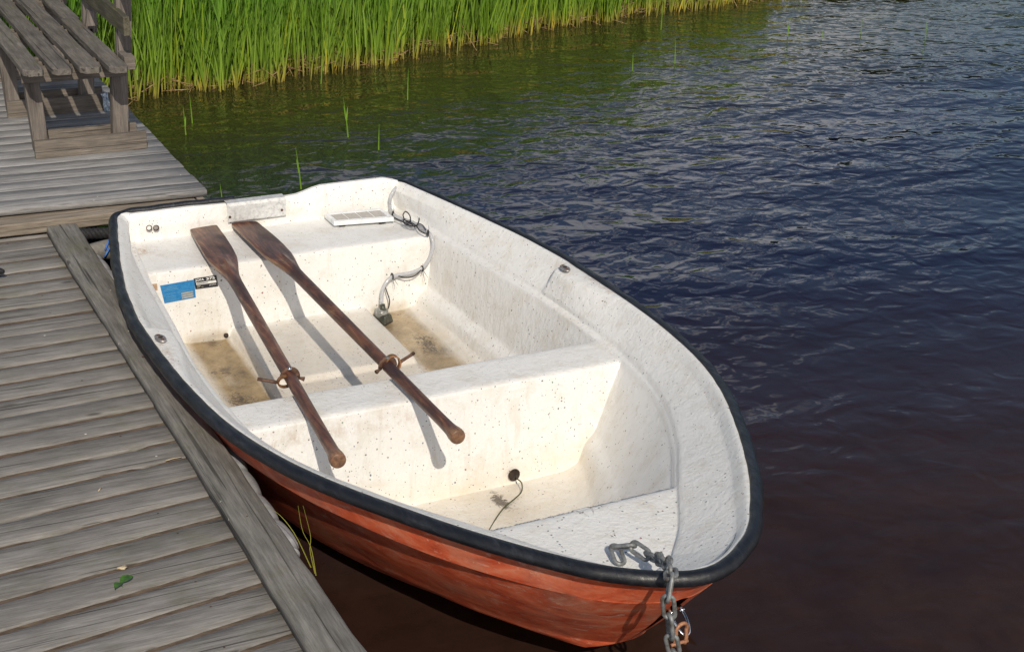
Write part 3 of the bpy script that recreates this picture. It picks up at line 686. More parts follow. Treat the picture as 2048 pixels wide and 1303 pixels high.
mb = MB(); mb.tube(spline([(-.735, 3.405, .335), (-.715, 3.42, .366), (-.70, 3.44, .373), (-.685, 3.43, .366), (-.665, 3.405, .325)], 16), .004, 6); mb.tube(spline([(-.74, 3.40, .31), (-.715, 3.405, .345), (-.69, 3.45, .372), (-.66, 3.48, .362)], 16), .004, 6); mb.build('cord', m_cord, FL)

# ================================================================ the boat
BT = empty('rowing_boat', T(BX, 1.75, WZ), 'white and orange fibreglass rowing boat with black rubber rail moored at the jetty', 'rowing boat')
def itp(y, tab, y0):
    """half width table (y,x) interpolated in sqrt(y-y0): a rounded nose"""
    ty = np.array([y0]+[a for a, b in tab]); tx = np.array([0.]+[b for a, b in tab]); u = np.sqrt(np.maximum(np.asarray(y, float)-y0, 0)); tu = np.sqrt(ty-y0)
    h = np.diff(tu); d = np.diff(tx)/h; m = np.zeros(len(tu))
    m[1:-1] = np.where(d[1:]*d[:-1] > 0, 2*d[1:]*d[:-1]/(d[1:]+d[:-1]+1e-12), 0); m[0] = d[0]; m[-1] = d[-1]
    u = np.clip(u, 0, tu[-1]); i = np.clip(np.searchsorted(tu, u, side='right')-1, 0, len(tu)-2); t = (u-tu[i])/h[i]
    return ((2*t**3-3*t**2+1)*tx[i] + (t**3-2*t**2+t)*h[i]*m[i] + (-2*t**3+3*t**2)*tx[i+1] + (t**3-t**2)*h[i]*m[i+1])
YE = 3.485
WT = [(.055, .088), (.10, .165), (.17, .25), (.26, .325), (.37, .405), (.50, .487), (.66, .575), (.85, .672), (1.10, .772), (1.38, .838), (1.65, .868), (1.95, .880), (2.2, .881), (2.5, .860), (2.82, .812), (3.12, .752), (3.485, .672)]
Y0 = .035
def cornered(y, w, r=.085, ye=YE):
    d = np.clip(np.asarray(y)-(ye-r), 0, r); return w-(r-np.sqrt(np.maximum(r*r-d*d, 0)))
WT = [(a, b-(.004+.010*min(1, a))) for a, b in WT]
def Wf(y): return cornered(y, itp(y, WT, Y0))
def sheer(y): return np.interp(y, [0, .4, .9, 1.4, 2.0, 2.8, 3.5], [.536, .522, .500, .482, .474, .472, .478])
def offs(d):
    """half width table of the gunwale moved inwards by d"""
    return [(a+d*math.exp(-a/.35), b-d*min(1., .25+a/.5)) for a, b in WT if a > d+.03], Y0+d
def XO(d):
    tb, y0 = offs(d); return lambda y: cornered(y, itp(y, tb, y0), .06, YE-.03)
XL = XO(.034)
XU = lambda y: itp(y, [(.34, .085), (.44, .168), (.58, .258), (.68, .322), (.925, .473), (1.25, .615), (1.45, .662), (1.69, .690), (2.07, .692), (2.5, .660), (3.0, .625), (3.485, .575)], .275)
XM = lambda y: itp(y, [(.62, .09), (.8, .20), (.95, .308), (1.09, .395), (1.36, .505), (1.58, .572), (1.9, .597), (2.25, .600), (2.6, .592), (3.03, .580), (3.485, .54)], .50)
XF = lambda y: itp(y, [(.70, .03), (.9, .12), (1.2, .30), (1.56, .462), (2.0, .505), (2.35, .500), (2.6, .500), (3.03, .470), (3.485, .43)], .60)
def zU(y): return np.interp(y, [.3, .70, 1.0, 1.3, 1.6, 3.5], [.392, .392, .385, .37, .36, .36])
def zM(y): return np.interp(y, [.5, .9, 1.1, 1.36, 1.58, 1.9, 3.1, 3.5], [.20, .15, .13, .11, .09, .105, .12, .12])
def zF(y): return np.interp(y, [.6, .9, 1.2, 1.56, 2.3, 3.0, 3.5], [.14, .06, .010, -.027, .010, .035, .05])
def sm(a, b, x): t = np.clip((np.asarray(x, float)-a)/(b-a), 0, 1); return t*t*(3-2*t)
def smax(a, b, k): h = np.clip(.5+.5*(a-b)/k, 0, 1); return b*(1-h)+a*h+k*h*(1-h)
# stations
def cum(segs):
    out = [segs[0][0]]
    for a, b, st in segs:
        n = max(1, int(round((b-a)/st))); out += list(np.linspace(a, b, n+1)[1:])
    return np.array(out)
YC = 1.30        # aft of this all the lines share their stations
stn = cum([(0, .03, .0008), (.03, .12, .004), (.12, .72, .005), (.72, YC, .0085)])      # bow part: parameter from 0 to YC, stretched for each line
aft = cum([(YC, 1.535, .010), (1.535, 1.60, .0022), (1.60, 1.755, .009), (1.755, 1.83, .003), (1.83, 2.44, .011), (2.44, 2.52, .004), (2.52, 2.99, .011), (2.99, 3.075, .0024), (3.075, 3.385, .011), (3.385, 3.446, .0022)])
def ystn(y0): return np.concatenate([y0+(YC-y0)*stn/YC, aft[1:]])
PAD = lambda y: .058*sm(2.235, 2.205, y)*sm(1.72, 2.16, y)
def line(y0, fx, fz):
    y = ystn(y0); x = fx(y)
    if x[0] > 1e-5: x = x*np.sqrt(np.clip((y-y0)/.05, 0, 1))
    return np.stack([x, y, fz(y)*np.ones_like(y)], 1)
LW = lambda y: np.interp(y, [1.2, 1.9], [.005, .021])
def xpan(y): return np.minimum(.298, XF(y)*.62)
rows = [line(.60, lambda y: 0*y, zF), line(.60, lambda y: xpan(y)-.014, zF), line(.60, lambda y: xpan(y)+.014, zF),
        line(.60, XF, lambda y: zF(y)+.006), line(.56, lambda y: XF(y)*.55+XM(y)*.45, lambda y: zF(y)*.72+zM(y)*.28-.004), line(.52, lambda y: XM(y)-.034, lambda y: zM(y)-.024), line(.50, lambda y: XM(y)-.014, lambda y: zM(y)-.002), line(.46, lambda y: XM(y)+.004, lambda y: zM(y)+.010),
        line(.31, lambda y: XU(y)-.010, lambda y: zU(y)-.026), line(.29, lambda y: XU(y)-.001, lambda y: zU(y)-.004), line(.275, lambda y: XU(y)+LW(y), lambda y: zU(y)-.001),
        line(.265, lambda y: np.minimum(XU(y)+LW(y)+.009-PAD(y)*.15, XO(.075)(y)), lambda y: zU(y)+.020),
        line(Y0+.078, lambda y: XO(.078)(y)-PAD(y)*.9, lambda y: sheer(y)-.034), line(Y0+.060, lambda y: XO(.060)(y)-PAD(y), lambda y: sheer(y)-.011), line(Y0+.048, lambda y: XO(.048)(y)-PAD(y)*.6, lambda y: sheer(y)-.002),
        line(Y0+.034, XL, lambda y: sheer(y)-.001), line(Y0+.032, lambda y: XL(y)+.003, lambda y: sheer(y)-.018)]
sub = [7, 4, 8, 5, 5, 3, 3, 16, 4, 3, 4, 14, 4, 4, 4, 2]
G = []
for k in range(len(rows)-1):
    for q in range(sub[k]):
        t = q/sub[k]; G.append(rows[k]*(1-t)+rows[k+1]*t)
G.append(rows[-1]); G = np.array(G)                 # rows x stations x 3
G[:, :, 0] = np.maximum(G[:, :, 0], 0)
# mirror to both sides
Gm = G[1:][::-1].copy(); Gm[:, :, 0] *= -1; G = np.concatenate([Gm, G]); nR, nS = G.shape[:2]
X, Yv, Z = G[..., 0], G[..., 1], G[..., 2]
# gentle smoothing across the section keeps the ledges round
for _ in range(2):
    Zs = Z.copy(); Zs[1:-1] = .5*Z[1:-1]+.25*(Z[2:]+Z[:-2]); Z = Zs
side = Z.copy(); ax = np.abs(X)
# raised centre panel of the floor between the seats, with its step
pz = zF(Yv)+.042-.020*sm(2.50, 2.468, Yv); pm = sm(.300+.014, .300-.012, ax)*(Yv > 1.7)
Z = np.where(pm > 0, np.maximum(Z, Z*(1-pm)+pz*pm), Z)
def face(y, ytop, ybot, r=.012): return sm(min(ybot, ytop), max(ybot, ytop), y) if ybot < ytop else 1-sm(ytop, ybot, y)
LOW = -.3
wob = .0015*np.sin(X*9)+.001*np.sin(Yv*14+X*5)
def block(ztop, yA, yB, dA, dB, rise):
    """seat block: front face rises over dA at yA, back face falls over dB at yB"""
    up = np.clip((Yv-(yA-dA))/dA, 0, 1); dn = np.clip(((yB+dB)-Yv)/dB, 0, 1); f = np.minimum(up, dn)
    zf = zF(np.clip(Yv, .9, 3.4))-.01; lin = zf+(ztop-zf)*f
    edge = np.minimum((Yv-(yA-dA)), ((yB+dB)-Yv))
    top = ztop-.010*np.exp(-np.maximum(np.minimum(Yv-yA, yB-Yv), 0)/.010)
    return np.where(f >= 1, top+wob, np.where(f > 0, lin-.010*f, LOW))
hs = block(.352, 3.036, 9, .024, 1, 0); hm = block(.352, 1.572, 1.775, .030, .022, 0)
hb = block(.398, -9, .662, 1, .075, 0)
hb = np.where(Yv < .67, .398-.010*np.exp(-np.maximum(.662-Yv, 0)/.010)+wob*.5, hb)
# transom: inner wall, notch and shoulders of its top
def ztr(x): 
    a = np.abs(x); return .468+np.where(x < -.035, .004, .030)*sm(.155, .30, np.abs(x+.035))*sm(.66, .54, a)
tw = np.clip((Yv-3.412)/.022, 0, 1); ht = np.where(tw > 0, .30+(ztr(X)-.30)*np.sin(tw*math.pi/2)**.9, LOW)
ht = ht+.012*sm(3.30, 3.43, Yv)*0
A0 = Z.copy()
Z = smax(Z, hs, .014); Z = smax(Z, hm, .014); Z = smax(Z, hb, .012)
Zseat = Z.copy(); Z = smax(Z, ht, .02)
hb_m = (hb > side-.004) & (Yv < .70); hm_m = (hm > A0-.006) & (Yv > 1.4) & (Yv < 1.9); hs_m = (hs > A0-.006) & (Yv > 2.9) & (ht < Zseat)
# lap the last stations over the transom top
for k, (dy, dz) in enumerate(((.004, .001), (.010, .000), (.012, -.012))): pass
Pg = np.stack([X+BX, Yv, Z], -1)
last = Pg[:, -1:].copy(); ex = []
for dy, dz in ((.003, .001), (.008, -.001), (.011, -.008), (.011, -.040)):
    e = last.copy(); e[..., 1] += dy; e[..., 2] = np.minimum(e[..., 2]+dz, e[..., 2]+dz); ex.append(e)
Pg = np.concatenate([Pg]+ex, 1); nS2 = Pg.shape[1]
PW = TA(Pg)
idx = np.arange(nR*nS2).reshape(nR, nS2)
Q = np.stack([idx[:-1, :-1], idx[1:, :-1], idx[1:, 1:], idx[:-1, 1:]], -1).reshape(-1, 4)
VW = PW.reshape(-1, 3); e1 = VW[Q[:, 2]]-VW[Q[:, 0]]; e2 = VW[Q[:, 3]]-VW[Q[:, 1]]; fn = np.cross(e1, e2)
if fn[:, 2].sum() < 0: Q = Q[:, ::-1]; fn = -fn
area = np.linalg.norm(fn, axis=1); keep = area > 1e-13
VN = np.zeros_like(VW)
for k in range(4): np.add.at(VN, Q[:, k], fn)
VN /= np.linalg.norm(VN, axis=1)[:, None]+1e-12
def ext(m): return np.concatenate([m, np.repeat(m[:, -1:], 4, 1)*False], 1).ravel()
mB, mM_, mS_ = ext(hb_m), ext(hm_m), ext(hs_m)
px_, py_, pz_ = Pg[..., 0].ravel(), Pg[..., 1].ravel(), Pg[..., 2].ravel()
lx = np.abs(px_-BX)
# where rainwater has stained the channels, debris lies and rust has run
stain = 1.15*sm(.305, .318, lx)*sm(.52, .45, lx)*sm(1.7, 1.8, py_)*sm(3.035, 2.99, py_)*(pz_ < .085)*np.where(px_ < 0, 1., .85)
stain = np.maximum(stain, .30*sm(.56, .50, lx)*sm(1.7, 1.8, py_)*sm(3.03, 2.95, py_)*(pz_ < .09))
stain = np.maximum(stain, .45*np.exp(-((py_-3.432)/.012)**2)*(lx < .55)*(pz_ < .40))
stain = np.maximum(stain, .50*np.exp(-((px_-.15)/.07)**2-((py_-1.38)/.16)**2)*(pz_ < .02)*.55)
deb = np.exp(-((px_+.42)/.07)**2-((py_-2.40)/.16)**2)+np.exp(-((px_+.42)/.07)**2-((py_-2.72)/.05)**2)*.8+np.exp(-((px_-.43)/.05)**2-((py_-2.66)/.13)**2)+np.exp(-((px_-.42)/.05)**2-((py_-2.36)/.06)**2)
deb = deb*.75*(pz_ < .085)+1.15*(np.exp(-((px_-.155)/.026)**2-((py_-1.43)/.09)**2)+np.exp(-((px_-.15)/.020)**2-((py_-1.15)/.07)**2)+.8*np.exp(-((px_+.09)/.07)**2-((py_-1.225)/.018)**2))*(pz_ < .05)
deb = np.minimum(deb, 1.15)
rust = .9*np.exp(-((px_+.56)/.045)**2-((py_-3.30)/.05)**2)*(pz_ < .42)+.75*np.exp(-((py_-1.556)/.012)**2)*(px_ < -.10)*(pz_ > .28)*(pz_ < .345)+.5*np.exp(-((lx-.82)/.02)**2)*(pz_ > .455)*(np.sin(py_*7.3)*np.sin(py_*3.1+1) > .45)
def piece(name, fm):
    q = Q[keep & fm]; u, inv = np.unique(q, return_inverse=True); q2 = inv.reshape(q.shape)
    V = VW[u]
    # collapse degenerate corners
    Fl = []
    for f in q2:
        g = []
        for a in f:
            if not g or np.abs(V[a]-V[g[-1]]).sum() > 1e-6: g.append(a)
        if len(g) > 1 and np.abs(V[g[0]]-V[g[-1]]).sum() < 1e-6: g.pop()
        if len(g) > 2: Fl.append(g)
    return obj(name, V, Fl, m_grp, BT, True, VN[u], {'stain': stain[u], 'debris': deb[u], 'rust': rust[u]})
fB = mB[Q].sum(1) >= 2; fM = (mM_[Q].sum(1) >= 2) & ~fB; fS = (mS_[Q].sum(1) >= 2) & ~fB & ~fM
piece('bow_seat', fB); piece('middle_seat', fM); piece('stern_seat', fS); piece('inner_liner', ~(fB | fM | fS))

# outer hull
def lineo(y0, fx, fz, ys=None):
    y = y0+(YE-.012-y0)*np.concatenate([np.linspace(0, 1, 90)**1.9]); return np.stack([fx(y), y, fz(y)*np.ones_like(y)], 1)
xR = lambda y: cornered(y, itp(y, [(a+.012 if a < .5 else a, b-.060) for a, b in WT if a > .09], Y0+.056), .08, YE-.01)
xS = lambda y: cornered(y, itp(y, [(.165, .085), (.20, .155), (.30, .265), (.424, .362), (.625, .487), (.85, .590), (1.10, .682), (1.5, .770), (1.9, .795), (2.3, .790), (2.8, .735), (3.1, .675), (3.485, .60)], .145), .06)
xK = lambda y: cornered(y, itp(y, [(.41, .075), (.46, .150), (.62, .295), (.85, .410), (1.10, .495), (1.35, .562), (1.6, .605), (2.0, .632), (2.6, .62), (3.485, .53)], .385), .05)
zS = lambda y: np.interp(y, [.15, .35, .7, 1.2, 1.8, 3.5], [.402, .396, .384, .362, .345, .340])
zK = lambda y: np.interp(y, [.38, .6, .85, 1.1, 1.4, 1.8, 3.5], [.125, .150, .148, .120, .072, .022, .02])
fade = lambda y: sm(.22, .70, y)
lr = lineo(Y0+.056, xR, lambda y: sheer(y)-.030)
ls = lineo(.145, xS, zS); ls2 = lineo(.146, lambda y: np.maximum(xS(y)-.042*fade(y), 0), lambda y: zS(y)-.002)
lk = lineo(.385, xK, zK); lb = lineo(.44, lambda y: xK(y)*.80, lambda y: zK(y)-.035-.070*sm(.45, 1.25, y)+.03*sm(1.4, 1.8, y)); lc = lineo(.56, lambda y: 0*y, lambda y: zK(y)-.06-.13*sm(.5, 1.3, y)+.02*sm(1.4, 1.8, y))
H = []
def between(a, b, n, bul=0., first=True):
    for q in range(0 if first else 1, n+1):
        t = q/n; P = a*(1-t)+b*t; s = 1+0*P[:, 0]; P = P.copy(); P[:, 0] = np.where(np.maximum(a[:, 0], b[:, 0]) > 1e-6, P[:, 0]+bul*math.sin(math.pi*t)*np.clip(P[:, 0]/.3, 0, 1), P[:, 0]); P[:, 1] -= bul*.7*math.sin(math.pi*t)*np.exp(-P[:, 0]/.15); H.append(P)
between(lr, ls, 12, .004); between(ls, ls2, 2, 0, False); between(ls2, lk, 14, .012, False); between(lk, lb, 6, .012, False); between(lb, lc, 6, .0, False)
H = np.array(H); Hm = H.copy(); Hm[..., 0] *= -1
full = np.concatenate([H, Hm[::-1]], 0); full[..., 0] += BX
# transom, closing station raked
idx = np.arange(full.shape[0]*full.shape[1]).reshape(full.shape[:2]); Qh = np.stack([idx[:-1, :-1], idx[:-1, 1:], idx[1:, 1:], idx[1:, :-1]], -1).reshape(-1, 4)
Fh = [tuple(f) for f in Qh.tolist()]+[tuple(int(i) for i in idx[:, -1])]
ho = obj('hull', TA(full).reshape(-1, 3), Fh, m_hull, BT)
bm = bmesh.new(); bm.from_mesh(ho.data); bmesh.ops.remove_doubles(bm, verts=bm.verts, dist=1e-5); bmesh.ops.recalc_face_normals(bm, faces=bm.faces); bm.to_mesh(ho.data); bm.free()
ho.data.set_sharp_from_angle(angle=math.radians(24))

# black rubber rail round the gunwale
yy = Y0+(YE-Y0)*np.concatenate([np.linspace(0, 1, 240)**2.0]); yy = np.unique(np.concatenate([yy, np.linspace(3.38, YE, 26)])); ww = Wf(yy)
half = np.stack([ww, yy], 1); tail = [(x, YE) for x in np.linspace(half[-1, 0], 0, 16)[1:]]
hp = np.vstack([half, tail]); out = np.vstack([hp[::-1]*[-1, 1], hp[1:]])
dd = np.concatenate([[0], np.cumsum(np.linalg.norm(np.diff(out, axis=0), axis=1))]); ss = np.linspace(0, dd[-1], 620)[:-1] if False else np.linspace(0, dd[-1], 620)
out = np.stack([np.interp(ss, dd, out[:, 0]), np.interp(ss, dd, out[:, 1])], 1)
for _ in range(3): out[1:-1] = .5*out[1:-1]+.25*(out[2:]+out[:-2])
tg = np.gradient(out, axis=0); tg /= np.linalg.norm(tg, axis=1)[:, None]; nn = np.stack([-tg[:, 1], tg[:, 0]], 1)
if (nn[310]*(out[310]-np.array([0, 1.7]))).sum() < 0: nn = -nn
prof = [(-.037, -.010), (-.035, .0005), (-.028, .0040), (-.017, .0045), (-.008, .0015), (-.002, -.006), (.0010, -.014), (.0, -.023), (-.005, -.029), (-.012, -.0325), (-.064, -.031)]
V = []; m = len(prof)
for i, (p, nv) in enumerate(zip(out, nn)):
    z = sheer(p[1]); z -= (-.006 if p[0] < -.12 else .030)*float(sm(.62, .56, abs(p[0]))*sm(3.40, 3.47, p[1])); w1 = .0012*math.sin(i*.31)+.0008*math.sin(i*.83+1)
    for (a, b) in prof:
        if a < -.06 and p[1] > 3.25: a = -.036
        V.append((p[0]+nv[0]*(a+w1)+BX, p[1]+nv[1]*(a+w1), z+b+w1*.7))
Fr_ = [(i*m+k, i*m+(k+1) % m, (i+1)*m+(k+1) % m, (i+1)*m+k) for i in range(len(out)-1) for k in range(m)]
ro = obj('rubber_rail', TA(V), Fr_, m_rub, BT)
bm = bmesh.new(); bm.from_mesh(ro.data); bmesh.ops.remove_doubles(bm, verts=bm.verts, dist=1e-5); bmesh.ops.recalc_face_normals(bm, faces=bm.faces); bm.to_mesh(ro.data); bm.free()

# plates, sockets and fittings that belong to the boat
def bxyz(px, py, z=None, y=None):       # pixel -> boat coordinates on a level or on a station plane
    d = RR*((px-1024)/FPX) - UU*((py-651.5)/FPX) + F
    if z is not None: t = (z-CZ)/d.z
    else:
        n = Vector((-sP, cP, 0)); t = (y-Vector((CX, CY, CZ)).dot(n))/d.dot(n)
    w = Vector((CX, CY, CZ))+d*t; return np.array([cP*w.x+sP*w.y, -sP*w.x+cP*w.y, w.z])
def quad_plate(name, pts, th, mat, parent=BT, nrm=(0, -1, 0), smooth=False, bevel=0):
    """thin plate through four boat-frame points, thickness th along nrm"""
    P = np.array(pts); n = np.array(nrm, float); n /= np.linalg.norm(n); V = np.vstack([P-n*th, P+n*th])
    mb = MB(); mb.add(TA(V), [(3, 2, 1, 0), (4, 5, 6, 7)]+[(i, (i+1) % 4, 4+(i+1) % 4, 4+i) for i in range(4)]); return mb.build(name, mat, parent, smooth, bevel)
def facey(z): return 3.012+.024*np.clip((z-.03)/.32, 0, 1)
def onface(px, py): 
    p = bxyz(px, py, y=3.028); return bxyz(px, py, y=facey(p[2])-.001)
fnrm = (0, -1, .075)
bp = [onface(320, 571), onface(388, 559), onface(391.5, 594), onface(329, 606)]
pl = quad_plate('data_plate', bp, .0018, m_blue, BT, fnrm)
def inside(q, u, v, off=.0028):
    q = np.array(q); p = q[0]*(1-u)*(1-v)+q[1]*u*(1-v)+q[2]*u*v+q[3]*(1-u)*v; n = np.array(fnrm); n = n/np.linalg.norm(n); return p+n*off
def strip(mb, q, u0, v0, u1, v1, off=.0024):
    mb.add(TA([inside(q, u0, v0, off), inside(q, u1, v0, off), inside(q, u1, v1, off), inside(q, u0, v1, off)]), [(3, 2, 1, 0)])
mb = MB()
for k in range(3): strip(mb, bp, .56, .60+.125*k, .93, .60+.125*k+.085)
mb.build('printed_fields', m_khaki, pl, False)
mb = MB()
for (v, u0, u1) in ((.14, .08, .50), (.23, .10, .46), (.30, .08, .52), (.50, .07, .40), (.49, .45, .86), (.68, .08, .38), (.78, .08, .36), (.88, .08, .34)):
    u = u0
    while u < u1:
        w = rng.uniform(.02, .05); strip(mb, bp, u, v, min(u+w, u1), v+.035); u += w+.012
mb.build('faint_print', m_faint, pl, False)
kp = [onface(387, 557), onface(432.5, 550), onface(436, 572), onface(391, 578)]
pk = quad_plate('name_plate', kp, .0016, m_label, BT, fnrm)
mb = MB(); strip(mb, kp, .07, .40, .95, .63, .0022); mb.build('white_band', m_white, pk, False)
mb = MB()
u = .10
while u < .60: w = rng.uniform(.015, .05); strip(mb, kp, u, .47, u+w, .55, .003); u += w+.012
mb.build('band_print', m_label, pk, False)
mb = MB()
for (u0, u1, v) in ((.08, .24, .72), (.08, .20, .82), (.27, .36, .82)): strip(mb, kp, u0, v, u1, v+.05, .0022)
mb.build('small_print', m_khaki, pk, False)
def text(name, body, q, u0, v0, u1, v1, mat, parent, off=.0022, bold=0.):
    cu = bpy.data.curves.new(name, 'FONT'); cu.body = body; cu.size = 1; cu.offset = bold; to = bpy.data.objects.new(name, cu); COL.objects.link(to)
    bpy.context.view_layer.update(); me = bpy.data.meshes.new_from_object(to.evaluated_get(bpy.context.evaluated_depsgraph_get())); bpy.data.objects.remove(to)
    P = np.array([v.co[:] for v in me.vertices]); mn, mx = P.min(0), P.max(0); V = []
    for p in P:
        a = (p[0]-mn[0])/(mx[0]-mn[0]); b = (p[1]-mn[1])/(mx[1]-mn[1]); V.append(inside(q, u0+(u1-u0)*a, v1+(v0-v1)*b, off))
    obj(name, TA(V), [tuple(p.vertices) for p in me.polygons], mat, parent, False)
text('lettering', 'JOFA', kp, .05, .07, .44, .35, m_white, pk, bold=.022)
text('lettering', '375', kp, .53, .06, .93, .30, m_white, pk, bold=.03)
text('lettering', 'JOFA', kp, .62, .72, .93, .86, m_white, pk)
q = [onface(301, 568), onface(314, 567), onface(315, 580), onface(302, 582)]; quad_plate('tape_remnant', q, .001, m_tape, BT, fnrm)

# aluminium transom plate for the outboard, bent over the top
yT = 3.41; TPx = (-.165, .118)
mb = MB(); sec = [(3.4055, .392), (3.4025, .395), (3.4040, .462), (3.4080, .4745), (3.4480, .4765), (3.4490, .467)]
V = []
for x, dz in ((bxyz(455, 441, y=3.410)[0], 0), (bxyz(571, 425, y=3.410)[0], 0)):
    for (y, z) in sec: V.append((x, y, z))
    
n6 = len(sec); Fq = [(i, i+1, n6+i+1, n6+i) for i in range(n6-1)]
tp = obj('transom_plate', TA(V), Fq, m_alu, BT, False); sl = tp.modifiers.new('thick', 'SOLIDIFY'); sl.thickness = .003; sl.offset = 0; bv = tp.modifiers.new('bevel', 'BEVEL'); bv.width = .0015
def disc(name, c, n, r, mat, parent, h=.002, seg=18, dome=0.):
    c = np.array(c, float); n = np.array(n, float); n /= np.linalg.norm(n); u = np.cross(n, (0, 0, 1)); 
    if np.linalg.norm(u) < .1: u = np.array([1., 0, 0])
    u /= np.linalg.norm(u); w = np.cross(n, u); V = []
    for (rr_, hh) in ((r, -h), (r, h*.6), (r*.8, h)):
        for k in range(seg): a = 2*math.pi*k/seg; V.append(c+rr_*(math.cos(a)*u+math.sin(a)*w)+n*hh)
    V.append(c+n*(h+dome)); Fq = [(s*seg+k, s*seg+(k+1) % seg, (s+1)*seg+(k+1) % seg, (s+1)*seg+k) for s in range(2) for k in range(seg)]+[(2*seg+k, 2*seg+(k+1) % seg, 3*seg) for k in range(seg)]
    return obj(name, TA(V), Fq, mat, parent)
for px, py in ((460, 434), (564, 420)): disc('bolt', bxyz(px, py, y=3.400), (0, -1, 0), .0055, m_rust, tp)
# two capped holes low in the left of the transom
for k, px in enumerate((298, 312)):
    c = bxyz(px, 455.5, y=3.404); c[1] = 3.404; mb = MB(); a = np.linspace(0, 2*math.pi, 19)[:-1]
    mb.tube(TA([(c[0]+.0115*math.cos(q), c[1]-.002, c[2]+.0115*math.sin(q)) for q in a]), .0018, 6, closed=True, up=(0, 1, 0)); f = mb.build('grommet', m_rust, BT); disc('plug', c, (0, -1, 0), .010, (m_white, m_socket)[k], f, .002)
# drain hole in the front face of the middle seat: dark recess behind a ring
hc = bxyz(1027, 948, y=1.5405); hn = np.array([0, -1, .12]); hn /= np.linalg.norm(hn)
hu = np.array([1., 0, 0]); hw = np.cross(hn, hu); V = []; sg = 24
for (rr_, dp) in ((.0225, .0105), (.0215, .0125), (.0205, .011), (.019, .004)):
    for k in range(sg): a = 2*math.pi*k/sg; V.append(hc+rr_*(math.cos(a)*hu+math.sin(a)*hw)+hn*dp*.5)
V.append(hc+hn*.0025)
Fq = [(s*sg+k, s*sg+(k+1) % sg, (s+1)*sg+(k+1) % sg, (s+1)*sg+k) for s in range(3) for k in range(sg)]+[(3*sg+k, 3*sg+(k+1) % sg, 4*sg) for k in range(sg)]
m_hole = simple('dark_recess', [(.008, .005, .004), (.03, .018, .012), (.07, .045, .03)], 40, .7)
obj('drain_hole', TA(V), Fq, m_hole, BT)
disc('drain_hole', onface(452, 670)+np.array([0, -.002, 0]), (0, -1, .3), .010, m_hole, BT, .003)
# oarlock sockets on the gunwale
for (px, py) in ((321, 677), (1130, 537)):
    c = bxyz(px, py, z=.479); s = 1 if c[0] > 0 else -1
    r2 = rotz(-.10*s); mb = MB(); base = []
    def rp(a, b, z): return c+np.array([*(r2[:2, :2] @ np.array([a, b])), z])
    ring = [(.017*math.cos(t), .034*math.sin(t)) for t in np.linspace(0, 2*math.pi, 17)[:-1]]
    V = [rp(a, b, 0) for a, b in ring]+[rp(a, b, .004) for a, b in ring]+[rp(a*.8, b*.85, .006) for a, b in ring]+[rp(0, 0, .006)]
    Fq = [(k, (k+1) % 16, 16+(k+1) % 16, 16+k) for k in range(16)]+[(16+k, 16+(k+1) % 16, 32+(k+1) % 16, 32+k) for k in range(16)]+[(32+k, 32+(k+1) % 16, 48) for k in range(16)]
    so = obj('oarlock_socket', TA(V), Fq, m_socket, BT)
    for (dy, mt_, rr_) in ((-.020, m_rust, .006), (0, m_hole, .008), (.020, m_rust, .006)): disc('socket_hole', rp(0, dy, .0065), (0, 0, 1), rr_, mt_, so, .0012, 12)
# bow eye
mb = MB(); e0 = bxyz(1352, 1210, y=.135); e0[0] = .02
Pe = spline([(BX-.016, .160, .372), (BX-.018, .128, .350), (BX-.012, .104, .332), (BX, .097, .326), (BX+.012, .104, .332), (BX+.018, .128, .350), (BX+.016, .160, .372)], 30)
Pe = Pe-np.array([BX, 0, 0])+np.array([-.002, 0, 0])
mb.tube(TA(Pe), .0045, 10); be = mb.build('bow_eye', m_steel, BT)
disc('washer', (.014, .146, .364), (.1, -1, -.6), .009, m_steel, be, .002); disc('washer', (-.018, .146, .364), (-.1, -1, -.6), .009, m_steel, be, .002)

